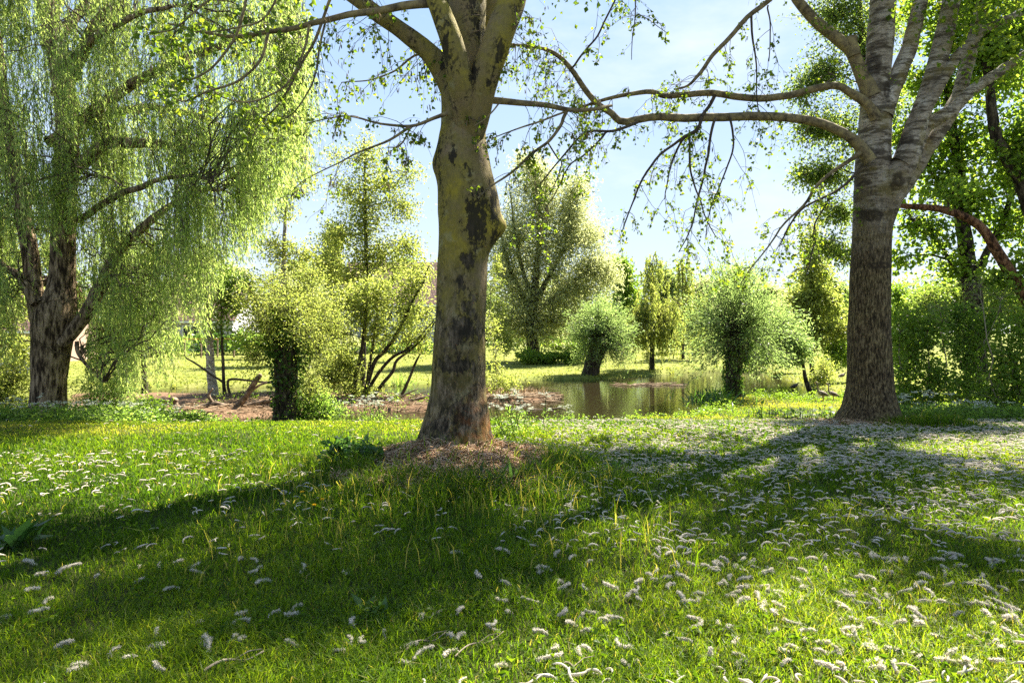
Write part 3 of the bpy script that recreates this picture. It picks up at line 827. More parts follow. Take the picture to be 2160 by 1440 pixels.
for px, Y, r in [
    ([(1858, 245), (1883, 187), (1903, 135), (1920, 93), (1943, 0), (1962, -90), (1990, -260), (2030, -520)], 12.1, [24, 18, 16.5, 15.5, 14, 12, 9, 4]),
    ([(1845, 500, 12.25), (1872, 425, 12.15), (1893, 370), (1916, 315), (1940, 245), (1960, 187), (1980, 120), (1995, 60), (2012, -10), (2030, -110), (2060, -300), (2090, -560)], 12., [24, 28, 27, 24, 20, 19, 19, 18, 17, 14, 10, 4]),
    ([(1900, 345), (1935, 262), (1973, 187), (2000, 145), (2023, 113), (2073, 67), (2140, 33), (2240, -20), (2360, -110)], 11.9, [20, 15, 13, 11, 10, 8, 6, 3]),
    ([(1888, 395), (1920, 335), (1952, 268), (2007, 230), (2040, 200), (2107, 153), (2160, 117), (2260, 60), (2380, -40)], 12.2, [22, 17, 14, 13, 12, 10, 9, 7, 3]),
    ([(1850, 500, 12.3), (1872, 430, 12.3), (1915, 365, 12.4), (1960, 302, 12.6), (2003, 240, 12.8), (2027, 187, 13), (2060, 60, 13.4), (2110, -140, 14), (2150, -360, 14.6)], 12.4, [22, 25, 23, 18, 16, 14, 12, 9, 4]),
    ([(1842, 205), (1820, 160), (1798, 108), (1773, 87), (1723, 47), (1680, -4), (1640, -90), (1560, -220), (1480, -420)], 12.1, [20, 14, 13, 12, 11, 10, 9, 7, 3]),
    ([(1848, 250), (1828, 222), (1800, 200), (1790, 193), (1767, 182), (1723, 188), (1657, 203), (1587, 207), (1507, 197), (1440, 200), (1403, 202), (1373, 193), (1320, 200), (1267, 213), (1220, 229)], 11.9, [12, 9, 8, 7.5, 7.5, 7, 6, 5.5, 4, 2]),
    ([(1835, 340), (1814, 306), (1795, 288), (1773, 277), (1723, 260), (1673, 250), (1607, 245), (1540, 247), (1440, 248), (1373, 248), (1315, 258), (1290, 240), (1267, 223), (1233, 187), (1203, 143), (1180, 117), (1147, 103), (1085, 95)], 11.8, [14, 11.5, 10, 9.5, 9, 9, 8.5, 8, 7.5, 6.5, 6, 5, 4, 2.5]),
]:
    p, rr = limb_path(px, Y, r, 46, .03)
    mb = MB(); rock_tube(mb, p, rr, 24, amp=.05, freq=4., phase=len(limbs))
    part(mb, 'limb', M['white_bark'] if len(limbs) < 5 else M['branch'], wp); limbs.append(p)
mb = MB()   # sawn stub on the left stem
p, rr = limb_path([(1803, 118), (1797, 95), (1796, 78)], 12.05, [13, 12, 11], 10, 0)
rock_tube(mb, p, rr, 20, amp=.05, cap=True); part(mb, 'branch_stub', M['branch'], wp)
brs = []
for px, Y, r in [
    ([(1640, -25), (1623, 0), (1573, 37), (1523, 97), (1495, 130), (1473, 160), (1455, 180), (1425, 188)], 11.8, [5.5, 5, 4.5, 3.5, 2]),
    ([(1585, 33), (1586, 80), (1592, 130), (1594, 200), (1600, 240)], 11.8, [2.6, 2, 1.4, 1]),
    ([(1620, 12), (1625, 45), (1622, 90), (1620, 130)], 11.6, [1.8, 1.4, 1]),
    ([(1814, 322), (1790, 342), (1757, 363), (1717, 400), (1693, 440), (1647, 480), (1600, 545), (1560, 600)], 11.7, [5, 4, 3.2, 2.6, 1.6, 1]),
    ([(1814, 360), (1790, 385), (1757, 407), (1707, 433), (1672, 470), (1640, 520)], 11.7, [3.4, 2.8, 2, 1.2]),
    ([(1750, 418), (1720, 470), (1716, 520), (1700, 580)], 11.7, [2, 1.6, 1]),
    ([(1480, 248), (1470, 270), (1440, 290), (1387, 333), (1353, 383), (1333, 433), (1313, 490)], 11.6, [4, 3.2, 2.6, 2, 1]),
    ([(1508, 200), (1495, 225), (1480, 245), (1472, 272), (1448, 285), (1425, 320), (1410, 370), (1405, 420)], 11.7, [4, 3.4, 3, 2, 1]),
    ([(1510, 250), (1500, 290), (1490, 340), (1478, 400), (1460, 470), (1430, 530)], 11.6, [3, 2.6, 2, 1]),
    ([(1453, 285), (1455, 340), (1462, 380), (1478, 420), (1490, 460), (1510, 500)], 11.6, [2.6, 2, 1.6, 1]),
    ([(1540, 248), (1545, 280), (1545, 320), (1520, 390), (1500, 440), (1490, 500)], 11.7, [2.6, 2, 1.4, 1]),
    ([(1345, 258), (1310, 272), (1287, 278), (1237, 283), (1195, 320), (1153, 370), (1130, 400)], 11.5, [3.2, 2.8, 2, 1]),
    ([(1280, 278), (1265, 300), (1230, 330), (1200, 350), (1170, 410), (1150, 440)], 11.5, [2.4, 2, 1.4, .8]),
    ([(1155, 300), (1175, 330), (1185, 345), (1165, 400), (1150, 420)], 11.5, [1.8, 1.4, .8]),
    ([(1205, 145), (1250, 85), (1290, 20), (1305, -10)], 11.5, [2.2, 2, 1.8]),
    ([(1340, 0), (1342, 30), (1335, 80), (1330, 130)], 11.3, [1.4, 1.2, .7]),
    ([(1345, 30), (1380, 50), (1410, 70)], 11.3, [.9, .8, .6]),
    ([(1723, 188), (1760, 165), (1745, 155)], 11.9, [2, 1.5, 1]),
]:
    p, rr = limb_path(px, Y, r, 26, .04)
    mb = MB(); rock_tube(mb, p, rr, 9, amp=.06, freq=6.)
    part(mb, 'branch', M['branch'] if r[0] > 4.5 else M['twig'], wp); brs.append(p)
cr = MB()
for k, n in enumerate([18, 9, 4, 18, 10, 6, 12, 10, 12, 9, 8, 10, 8, 4, 8, 2, 2, 3]):
    hang_twigs(cr, brs[k], n, (.35, 1.0), 5, 5, .06, .12, r0=.006)
for p, n, ck in ((limbs[6], 16, .2), (limbs[7], 24, .3), (limbs[5][14:], 14, .1)):
    hang_twigs(cr, p, n, (.3, .95), 5, 4, .058, ck, r0=.006)
hang_twigs(cr, limbs[7][30:], 22, (.4, 1.1), 5, 5, .055, .6, r0=.006)
nodes = np.vstack([q[14:] for q in limbs[:6]] + [ctr[100:]])
crb = []
for (x, y, z, r, n) in [(4.6, 12.2, 9.6, 1.9, 60), (6.4, 12.4, 12.0, 2.3, 130), (8.2, 12.0, 9.6, 2.0, 120), (9.6, 11.4, 8.0, 1.6, 90), (7.4, 14.0, 10.5, 2.0, 110), (4.0, 11.0, 11.5, 1.9, 45), (5.6, 10.0, 9.4, 1.6, 50), 
                         (9.8, 13.6, 10.0, 1.9, 90), (6.8, 12.8, 14.6, 2.0, 90), (4.8, 14.4, 11.2, 1.8, 50), (8.0, 9.8, 8.8, 1.5, 70), (10.6, 10.2, 9.4, 1.6, 70), (11.8, 12.6, 8.6, 1.6, 80), (12.6, 10.6, 9.6, 1.5, 70), (10.2, 8.6, 8.0, 1.3, 60)]:
    crb.append(((x, y, z), (r, r, r * .75), n))
crb = [(c_, r_, int(n_ * .5)) for c_, r_, n_ in crb]
crown_blobs(cr, cr, nodes, crb, 60, .095, .8, .26, .4, .1, .016, 0, 1)
for px, py, Y, s, n in [(2080, 60, 11, .5, 110), (2140, 120, 11, .4, 80), (2000, -10, 11.4, .5, 70), (2110, 10, 11, .45, 90), (1900, 10, 11.6, .3, 40), (1880, 40, 11.6, .2, 26), (2130, 30, 10.6, .4, 60), (2060, 20, 11.2, .6, 120), (2150, 70, 10.8, .5, 110), (2010, 40, 11.6, .4, 60), (2090, -30, 11, .6, 110), (2120, 150, 11.4, .35, 60)]:
    grow_cluster(cr, P(px, py, Y)[None], n, .085, s * np.array([1, .8, .6]))
part(cr, 'crown', [M['poplar_leaf'], M['twig'], M['hang_catkin']], wp)
DO = 0.0

# ------------------------------------------------------------------ the weeping willow
D = 14.0
wl = loc(100, D)
wil = thing('weeping_willow', 'large weeping willow with thick furrowed trunk and hanging curtain of leaves', 'tree', wl)
wn = []
mb = MB()
rows = [(915, 40, 165), (895, 52, 152), (880, 57, 146), (850, 62, 142), (800, 65, 142), (740, 66, 150), (700, 65, 160), (665, 72, 166), (630, 90, 162), (600, 100, 158), (560, 105, 158), (480, 108, 160), (400, 112, 162), (320, 116, 166), (240, 118, 164), (150, 108, 150), (60, 90, 130), (-60, 70, 108), (-250, 60, 90), (-420, 55, 70)]
ctr = catmull(PS([((a + b) / 2, y) for y, a, b in rows], D), 110)
rad = np.interp(np.linspace(0, 1, 110), np.linspace(0, 1, len(rows)), [(b - a) / 2 / F * D for y, a, b in rows])
rad = rad * np.interp(np.linspace(0, 1, 110), [0, .15, .5, 1], [.92, .84, .88, 1])
rock_tube(mb, ctr, rad, 64, amp=.05, freq=2.2, roots=.12, rootn=6, phase=1., ridge=.03, bumps=[(P(140, 640, D - .3), (.3, -1, 0), .08, .3)])
part(mb, 'trunk', M['willow_bark'], wil); wn.append(ctr[45:])
for px, Y, r in [
    ([(98, 725), (84, 680), (70, 600), (60, 520), (45, 420), (28, 330), (10, 220), (-10, 60), (-40, -150)], 14.1, [18, 18, 17, 16, 15, 13, 12, 9, 4]),
    ([(132, 725), (162, 690), (187, 647), (217, 590), (250, 530), (300, 480), (350, 440), (410, 410), (470, 400)], 13.8, [12, 14, 14, 13, 11, 9, 7, 5, 3]),
    ([(78, 640), (60, 605), (43, 580), (0, 557), (-60, 530)], 13.7, [12, 9, 7, 5]),
    ([(140, 370), (185, 332), (220, 308), (280, 300), (340, 306), (400, 320)], 13.9, [16, 13, 11, 9, 6]),
    ([(150, 300), (180, 250), (250, 200), (330, 150), (420, 110), (520, 80), (600, 90), (650, 140)], 14.4, [15, 12, 10, 8, 6, 4]),
    ([(140, 180), (200, 60), (290, -40), (400, -110), (500, -130), (590, -100), (650, -20)], 14.6, [14, 12, 10, 8, 6, 4]),
    ([(100, 40), (180, -140), (300, -260), (430, -300), (540, -260), (620, -180)], 14.2, [12, 10, 8, 6, 4]),
    ([(30, 340), (-30, 240), (-120, 150), (-220, 110)], 14.5, [10, 8, 6, 4]),
    ([(60, -40), (0, -200), (-90, -320), (-200, -340)], 14.2, [10, 8, 6, 4]),
    ([(150, 470), (220, 430), (300, 390, 13.2), (380, 370, 12.8), (450, 380, 12.5)], 13.8, [8, 7, 6, 4, 2.5]),
    ([(120, 200), (160, 120, 13.4), (230, 60, 12.8), (320, 20, 12.2), (400, 10, 12)], 13.9, [12, 9, 7, 5, 3]),
    ([(140, 380), (190, 372, 13.3), (230, 378, 13), (265, 396, 12.8)], 13.7, [4, 3.4, 2.6, 1.6]),
    ([(162, 720), (166, 740), (175, 757), (195, 785), (217, 802), (228, 803)], 13.6, [4.5, 4, 3, 2]),
    ([(100, 300, 14.6), (200, 250, 15.5), (330, 230, 16.2), (460, 260, 16.6), (560, 320, 16.8)], 14.5, [12, 9, 7, 5, 3]),
    ([(100, 100, 14.6), (220, -20, 15.8), (350, -80, 16.6), (480, -60, 17), (590, 20, 17.2)], 14.5, [12, 9, 7, 5, 3]),
]:
    p, rr = limb_path(px, Y, r, 34, .06)
    mb = MB(); rock_tube(mb, p, rr, 18, amp=.07, freq=3., phase=len(wn))
    part(mb, 'limb', M['willow_bark'], wil); wn.append(p)
# curtain
cu = MB()
src = np.vstack([w[8:] for w in wn[1:]])
def env_low(px):                    # lowest row the curtain reaches at each column
    return np.interp(px, [-400, 0, 50, 60, 150, 185, 240, 330, 380, 430, 480, 540, 600, 640, 680, 720], [680, 780, 740, 600, 600, 800, 860, 830, 760, 690, 600, 520, 430, 390, 260, 120])


n = 800
cpx = rng.uniform(-220, 645, n); cY = rng.uniform(11.9, 17.6, n); cl_ = env_low(cpx)
crow = -330 + (cl_ - 60 + 330) * rng.random(n) ** .7
c = PS(np.stack([cpx, crow, cY], 1), 0)
Dm = np.linalg.norm(c[:, None] - src[None], axis=2) + np.maximum(src[None, :, 2] - c[:, None, 2], 0) * .5
a = src[np.argmin(Dm + rng.random(Dm.shape) * .9, 1)]; dist = np.min(Dm, 1)
bp = bez(a, c, .2, 8, .25)
tubes(cu, bp, np.linspace(1, .35, 8)[None] * (.006 + .006 * np.minimum(dist, 2.5))[:, None], 4, 1)
q = np.repeat(np.arange(n), 15); w_ = np.repeat(rng.integers(4, 8, n * 3), 5)
sel = bp[q, w_] + rng.normal(size=(len(q), 3)) * np.array([.11, .11, .1])
cll = np.repeat(rng.random(n * 3), 5)
px = CX + sel[:, 0] / sel[:, 1] * F; py = HY + (H - sel[:, 2]) / sel[:, 1] * F
low = env_low(px) - rng.random(len(px)) ** 2 * 200
L = np.clip((low - py) / F * sel[:, 1], .25, (.5 + 2.6 * cll ** 1.3) * (.75 + .4 * rng.random(len(px))))
front = (sel[:, 1] < 14.25) & (px > 25) & (px < 185)
L = np.where(front, np.minimum(L, np.clip((470 + 60 * rng.random(len(px)) - py) / F * sel[:, 1], .2, 9)), L)
ok = (px < 660) & (py < env_low(px)) & ~(front & (py > 430))
sel = sel[ok]; L = L[ok]
dens = n2(sel[:, 0] * 1.0, sel[:, 2] * .6 + sel[:, 1], .6, 5)
keep = rng.random(len(sel)) < smooth(.40, .55, dens) * .85 + .04
sel = sel[keep]; L = L[keep]
for lo_, hi_, nl in ((0, .9, 24), (.9, 1.8, 42), (1.8, 9, 62)):
    q = (L >= lo_) & (L < hi_)
    strands(cu, cu, sel[q], L[q], nl, .105, .17, .1, (.06, 0, 0), 0, 1, .0045)
part(cu, 'crown', [M['willow_leaf'], M['twig']], wil)

# ------------------------------------------------------------------ trees behind
def simple_tree(name, label, cat, px, Y, trunk, rpx, blobs, nleaf, leaf, mleaf, mbark='dark_bark', group=None, ar=.5, clump=.25, droop=.3, twig_r=.015, extra=(), lift=.12, depth=None, tone=.25, tsides=3, ridge=.02):
    """trunk: px path; blobs (px,py,rx,ry,n[,depth]) in the picture's pixels at depth Y, as deep as they are wide"""
    b0 = loc(px, Y)
    t = thing(name, label, cat, b0, group)
    p, rr = limb_path(trunk, Y, rpx, 50, .03)
    p[0, 2] = min(p[0, 2], b0[2] - .1)
    mb = MB(); rock_tube(mb, p, rr, 24, amp=.06, freq=2.5, roots=.12, ridge=ridge)
    part(mb, 'trunk', M[mbark], t)
    nodes = [p[12:]]
    for e, r in extra:
        q, r2 = limb_path(e, Y, r, 26, .05)
        mb = MB(); rock_tube(mb, q, r2, 12, amp=.06, freq=3.)
        part(mb, 'limb', M[mbark], t); nodes.append(q[4:])
    nodes = np.vstack(nodes)
    bl = []
    for q in blobs:
        Yb = q[5] if len(q) > 5 else Y
        c = P(q[0], q[1], Yb); rx = q[2] / F * Yb; rz = q[3] / F * Yb
        bl.append((c, (rx, (rx + rz) / 2 if depth is None else depth, rz), q[4]))
    cr = MB()
    crown_blobs(cr, cr, nodes, bl, nleaf, leaf, ar, clump, droop, lift, twig_r, 0, 1, True, tsides, tone)
    part(cr, 'crown', [M[mleaf], M['twig']], t)
    return t


def pollard(name, label, px, Y, trunk, rpx, head, R, n, nleaf, leaf, mleaf, low=-.5, ivy=0, group=None, squash=(1, 1, 1)):
    b0 = loc(px, Y); t = thing(name, label, 'tree', b0, group)
    p, rr = limb_path(trunk, Y, rpx, 40, .03); p[0, 2] = min(p[0, 2], b0[2] - .1)
    mb = MB(); rock_tube(mb, p, rr, 30, amp=.13, freq=2.8, roots=.1, ridge=.03, bumps=[(p[-1] + np.array([.2, -.1, -.1]), (1, -.2, .2), .16, .3)], cap=True)
    part(mb, 'trunk', M['dark_bark'], t)
    hd = P(head[0], head[1], Y)
    d = nrm(rng.normal(size=(n, 3))); d = d[d[:, 2] > low]; n = len(d)
    d[:, 2] += .12; d = nrm(d)
    s = hd + nrm(rng.normal(size=(n, 3))) * rr[-1] * .8
    ln = R * (.62 + .45 * fbm(d * 2.4 + px, 2)) * (.75 + .3 * rng.random(n))
    tip = s + d * ln[:, None] * np.array(squash)
    tip[:, 2] -= (1 - d[:, 2]) * ln * .13
    bp = bez(s, tip, .1, 8, .12)
    cr = MB()
    tubes(cr, bp, np.linspace(1, .3, 8)[None] * (.011 + .008 * rng.random((n, 1))), 3, 1)
    f = (.18 + .82 * rng.random((n, nleaf)) ** .75) * 6.99; i0 = np.minimum(f.astype(int), 6); fr = (f - i0)[..., None]; a = np.arange(n)[:, None]
    pos = bp[a, i0] * (1 - fr) + bp[a, i0 + 1] * fr + rng.normal(size=(n, nleaf, 3)) * R * .04
    dd = nrm(bp[a, i0 + 1] - bp[a, i0]) + rng.normal(size=pos.shape) * .55
    tn = rng.random((n, 1)) * .5 + rng.random((n, nleaf)) * .5
    leaves(cr, pos.reshape(-1, 3), dd.reshape(-1, 3), leaf * (.7 + .6 * rng.random(n * nleaf)), .3, 0, r=tn.ravel())
    part(cr, 'crown', [M[mleaf], M['twig']], t)
    if ivy:
        iv = MB(); m = ivy
        k = rng.integers(0, len(p), m); dv = nrm(rng.normal(size=(m, 3)) * np.array([1, 1, .3]))
        pos = p[k] + dv * (rr[k] * (1.0 + .35 * rng.random(m)))[:, None] + rng.normal(size=(m, 3)) * .03
        leaves(iv, pos, dv * .5 + rng.normal(size=(m, 3)) * .4 + np.array([0, 0, -.6]), .09 * (.6 + .7 * rng.random(m)), .9, 0)
        part(iv, 'ivy', [M['ivy_leaf']], t)
    return t


# right pollard beside the water
pollard('pollard_willow', 'ivy-clad pollard willow with round leafy head on the near bank', 1550, 25,
        [(1549, 850), (1547, 815), (1546, 780), (1552, 750), (1556, 728)], [18, 15, 15, 20, 24], (1554, 705), 2.7, 460, 46, .12, 'pollard_leaf', -.5, 1100, None, (.9, .9, 1.3))
pollard('pollard_willow', 'leaning pollard willow with grey-green ball head across the pond', 1250, 38.4,
        [(1244, 800), (1249, 775), (1256, 750), (1264, 728), (1268, 712)], [20, 17, 17, 20, 22], (1270, 705), 2.35, 560, 40, .13, 'pollard_leaf', -.8)
# silver willow
simple_tree('silver_willow', 'tall silvery willow with dark trunk on the far lawn', 'tree', 1125, 50,
            [(1125, 765), (1124, 730), (1122, 690), (1124, 640), (1130, 590), (1136, 520), (1138, 440), (1138, 360)], [16, 13, 12, 11, 8, 5, 3, 1],
            [(1130, 400, 58, 72, 195), (1190, 450, 70, 70, 225), (1085, 500, 55, 90, 225), (1235, 510, 62, 70, 195), (1150, 530, 90, 80, 285), (1270, 580, 45, 60, 135), (1200, 620, 90, 70, 285), (1090, 630, 62, 80, 240), (1150, 690, 85, 45, 180), (1060, 690, 40, 50, 105), (1245, 680, 50, 55, 120), (1110, 345, 26, 30, 45), (1215, 395, 34, 30, 54), (1055, 560, 26, 60, 75)],
            24, .27, 'silver_leaf', ar=.26, clump=.6, droop=.35, twig_r=.016,
            extra=[([(1122, 660), (1085, 590), (1062, 520), (1050, 450)], [7, 5, 3, 1]), ([(1124, 650), (1160, 580), (1200, 500), (1215, 420)], [7, 5, 3, 1]), ([(1126, 640), (1100, 560), (1085, 480), (1075, 400)], [6, 4, 3, 1]), ([(1126, 660), (1180, 620), (1240, 570)], [6, 4, 2])])
# young weeping tree across the pond
def weeping_young(label, px, Y, top, rpx, halfw, low, n, leaf):
    b0 = loc(px, Y); t = thing('weeping_tree', label, 'tree', b0)
    g = HY + (H - b0[2]) / Y * F
    p, rr = limb_path([(px, g + 8), (px - 1, g - 40), (px + 2, g - 100), (px + 1, (g + top) / 2), (px, top + 20)], Y, rpx, 40, .03)
    mb = MB(); rock_tube(mb, p, rr, 14, amp=.06, roots=.2); part(mb, 'trunk', M['dark_bark'], t)
    cu = MB()
    k = rng.integers(12, 40, n); a = p[k]
    w = halfw / F * Y
    h = (p[k, 2] - p[12, 2]) / (p[-1, 2] - p[12, 2])
    ang = rng.random(n) * 6.28; rad_ = w * (.35 + .65 * rng.random(n)) * (1.05 - .75 * h ** 2)
    b = a + np.stack([np.cos(ang) * rad_, np.sin(ang) * rad_, (.25 + .5 * rng.random(n)) * w * .6], 1)
    bp = bez(a, b, .3, 6, .2); tubes(cu, bp, np.linspace(1, .4, 6)[None] * np.full((n, 1), .018), 3, 1)
    st = np.repeat(bp[:, 3:].reshape(-1, 3), 2, 0) + rng.normal(size=(n * 6, 3)) * .12
    zl = H - (low + rng.random(len(st)) * 90 - HY) / F * Y
    L = np.clip(st[:, 2] - zl, .3, .6 + 2.6 * rng.random(len(st)))
    strands(cu, cu, st, L, 30, leaf, .3, .12, (0, 0, 0), 0, 1, .006, 6)
    part(cu, 'crown', [M['alder_leaf'], M['twig']], t)


weeping_young('young weeping tree with thin straight trunk on the far bank', 1376, 42, 535, [6, 5, 5, 4, 2], 78, 700, 70, .2)
weeping_young('drooping pale green tree standing behind the far pond corner', 1440, 52, 545, [5, 4, 4, 3, 2], 60, 690, 40, .24)

simple_tree('slender_tree', 'slender dark-stemmed tree beyond the geese', 'tree', 1710, 33,
            [(1712, 805), (1712, 770), (1708, 700), (1709, 620), (1712, 540), (1708, 480)], [5, 4.5, 4, 3.5, 2.5, 1],
            [(1705, 520, 34, 50, 60), (1722, 585, 46, 45, 80), (1690, 640, 45, 45, 70), (1745, 640, 45, 50, 80), (1765, 700, 42, 45, 60), (1675, 705, 45, 40, 60), (1720, 700, 40, 35, 50)],
            20, .17, 'alder_leaf', ar=.6, clump=.24, twig_r=.012)
simple_tree('crooked_tree', 'small crooked tree leaning over the water behind the geese', 'tree', 1706, 28.5,
            [(1712, 832), (1700, 806), (1696, 782), (1690, 750), (1672, 700), (1655, 670)], [7, 4.5, 3.4, 2.8, 2, 1],
            [(1660, 690, 50, 45, 90), (1630, 740, 50, 40, 90), (1690, 740, 40, 36, 60), (1620, 690, 36, 36, 50)], 22, .14, 'pollard_leaf', ar=.35, clump=.2, twig_r=.01)
# maple and ash on the right
simple_tree('maple_tree', 'dark-trunked maple rising out of the thicket behind the white poplar', 'tree', 2058, 17,
            [(2062, 890), (2058, 760), (2055, 680), (2050, 600), (2038, 520), (2030, 450), (2022, 350), (2005, 240), (1990, 100), (1985, -80)], [24, 21, 19, 17, 15, 13, 10, 8, 6, 4],
            [(2030, 60, 105, 95, 96), (1960, 180, 75, 70, 55), (2110, 170, 90, 90, 86), (2030, 290, 95, 75, 86), (1945, 380, 65, 60, 51), (2120, 330, 75, 90, 76), (2060, 430, 85, 60, 66), (1950, 490, 62, 48, 45), (2150, 470, 60, 70, 51), (1900, 300, 45, 60, 30), (2130, -40, 120, 90, 76), (1950, 10, 70, 70, 40), (2210, 250, 80, 150, 60), (1900, 545, 30, 30, 12), (2000, 560, 50, 36, 25)],
            17, .125, 'maple_leaf', ar=.75, clump=.2, depth=1.0, droop=.35, twig_r=.016,
            extra=[([(2050, 600), (2090, 520), (2130, 430), (2165, 330)], [9, 7, 5, 3]), ([(2052, 640), (2010, 560), (1970, 500), (1930, 470)], [6, 4, 3, 1.5]), ([(2045, 560), (2080, 600), (2110, 580), (2160, 560)], [5, 4, 3, 2]), ([(2030, 450), (1980, 380), (1940, 330)], [6, 4, 2])])
simple_tree('ash_tree', 'airy light green ash seen through the fan of the white poplar', 'tree', 1838, 21,
            [(1846, 860), (1846, 700), (1843, 500), (1835, 300), (1820, 120), (1810, -60), (1800, -200)], [12, 11, 10, 8, 6, 4, 2],
            [(1760, 40, 80, 70, 130), (1735, 160, 68, 62, 120), (1715, 270, 62, 58, 110), (1745, 370, 66, 50, 100), (1770, 450, 60, 40, 70), (1850, 60, 90, 90, 130), (1880, 230, 60, 80, 80), (1700, 370, 40, 36, 40), (1770, -60, 110, 80, 130), (1690, 190, 30, 40, 36), (1770, 280, 50, 60, 80), (1740, 520, 45, 40, 50), (1780, 540, 36, 30, 30)],
            20, .115, 'ash_leaf', ar=.45, clump=.24, droop=.4, twig_r=.014)
simple_tree('leaning_tree', 'leaning reddish trunk bowing over the thicket from the right', 'tree', 2290, 15,
            [(2290, 850), (2240, 730), (2190, 660), (2160, 622), (2110, 540), (2062, 474), (1990, 442), (1930, 436), (1880, 432)], [14, 13, 12.5, 12, 11, 9, 7.5, 6, 4.5],
            [(2110, 590, 40, 30, 20), (2010, 400, 45, 26, 18), (2190, 560, 60, 70, 50)], 18, .11, 'maple_leaf', 'red_bark', ar=.7)
simple_tree('leaning_tree', 'dark curved trunk leaning up across the upper right edge', 'tree', 2235, 15.6,
            [(2236, 850), (2215, 600), (2160, 400), (2133, 347), (2100, 283), (2088, 187), (2070, 60), (2060, -60)], [16, 14, 13, 13, 11, 9, 7, 4],
            [(2100, 90, 70, 70, 80), (2170, 300, 60, 80, 80), (2180, 60, 80, 90, 90), (2060, -20, 70, 60, 60)], 24, .12, 'maple_leaf', ar=.7)
# left-hand group on and near the island
simple_tree('birch_tree', 'slim pale-stemmed birch rising behind the ivy-clad stump', 'tree', 597, 27,
            [(598, 850), (597, 760), (598, 690), (597, 600), (600, 500), (604, 420), (612, 300), (620, 200)], [6, 6, 5.5, 5, 4, 3, 2, 1],
            [(600, 430, 38, 45, 30), (570, 520, 45, 40, 40), (640, 380, 36, 60, 30), (630, 540, 45, 36, 40), (620, 280, 30, 60, 24)], 22, .12, 'alder_leaf', 'birch_bark', ar=.5, clump=.22, droop=.7)
simple_tree('birch_tree', 'white-barked leaning trunk at the back of the muddy island', 'tree', 449, 26.6,
            [(450, 836), (446, 790), (443, 740), (439, 690), (432, 620), (428, 540)], [11, 9, 8, 7.5, 7, 5],
            [(430, 560, 60, 50, 50), (470, 640, 50, 50, 50), (400, 620, 45, 40, 36)], 22, .13, 'alder_leaf', 'birch_bark', ar=.5)
simple_tree('alder_tree', 'tall thin alder with loose yellow-green crown behind the leaning shrub', 'tree', 768, 31,
            [(764, 825), (768, 720), (772, 600), (771, 480), (770, 380), (768, 290)], [6, 5.5, 5, 4, 2.6, 1],
            [(770, 325, 44, 42, 60), (805, 395, 58, 46, 80), (730, 410, 50, 50, 70), (845, 440, 42, 45, 60), (770, 460, 60, 45, 80), (710, 500, 55, 45, 80), (850, 520, 46, 50, 70), (790, 540, 60, 46, 90), (690, 570, 55, 50, 80), (740, 590, 60, 45, 80), (880, 580, 35, 50, 50), (700, 330, 24, 30, 14), (865, 365, 30, 34, 26)],
            20, .115, 'alder_leaf', 'dark_bark', ar=.65, clump=.36, droop=.2, twig_r=.013, lift=.05)
sh = simple_tree('alder_shrub', 'many-stemmed shrub leaning right from the muddy island', 'shrub', 776, 25.8,
            [(770, 842), (772, 822), (790, 765), (812, 740), (840, 700), (867, 640), (890, 602), (905, 560)], [6, 5, 4.5, 4, 3.4, 3, 2.4, 1.2],
            [(730, 640, 70, 50, 100), (690, 700, 60, 46, 100), (795, 620, 55, 50, 80), (720, 770, 62, 36, 90), (800, 700, 50, 46, 70), (850, 640, 40, 50, 40), (760, 830, 60, 18, 50), (870, 590, 36, 36, 36), (690, 800, 50, 30, 50), (640, 650, 50, 50, 60), (895, 660, 36, 50, 34), (880, 715, 40, 30, 34)],
            20, .11, 'alder_leaf', 'dark_bark', ar=.65, clump=.26, droop=.15, twig_r=.010, lift=.05,
            extra=[([(776, 838), (782, 815), (815, 765), (865, 730), (915, 675)], [4.5, 4, 3.4, 2.6, 1]), ([(782, 840), (790, 832), (827, 785), (840, 760), (890, 715), (925, 668)], [4.5, 4, 3.2, 2.6, 1]), ([(746, 838), (750, 800), (762, 740), (772, 665), (776, 600)], [6, 5, 4, 3, 1]), ([(772, 838), (776, 800), (782, 755), (792, 690), (800, 600)], [4, 3.6, 3, 2.2, 1]), ([(845, 838), (862, 800), (880, 760), (892, 735)], [4, 3, 2.4, 1.2])])
simple_tree('thin_tree', 'thin dark stem standing left of its thicker neighbour behind the willow curtain', 'tree', 257, 27,
            [(259, 836), (256, 790), (254, 740), (256, 660), (250, 560)], [5, 4, 3.6, 3, 1.5], [(260, 620, 50, 50, 40), (240, 540, 50, 50, 40)], 22, .13, 'far_leaf', ar=.5)
simple_tree('thin_tree', 'rough brown stem at the back of the island behind the willow curtain', 'tree', 305, 27,
            [(307, 836), (304, 790), (302, 740), (300, 660), (306, 560)], [7, 5.5, 5, 4, 2], [(310, 620, 50, 50, 40), (330, 540, 50, 50, 40)], 22, .13, 'far_leaf', ar=.5)
simple_tree('thin_tree', 'straight brown sapling right beside the white-barked trunk', 'tree', 474, 26.3,
            [(475, 838), (472, 800), (469, 740), (467, 680), (470, 600)], [4, 3.4, 2.8, 2.2, 1], [(480, 660, 55, 55, 50), (500, 600, 50, 40, 50), (470, 590, 36, 40, 30)], 22, .13, 'lush_leaf', ar=.5)

simple_tree('thin_tree', 'leafy young tree at the left edge before the brick house', 'tree', -10, 21,
            [(-12, 860), (-10, 740), (-4, 640), (4, 540), (8, 430)], [8, 6, 5, 4, 2], [(20, 560, 50, 50, 60), (-30, 620, 60, 50, 60), (30, 660, 50, 45, 60), (10, 730, 60, 36, 60), (-20, 480, 60, 60, 60), (55, 610, 30, 50, 36), (45, 750, 36, 26, 36)], 20, .11, 'alder_leaf', ar=.55)
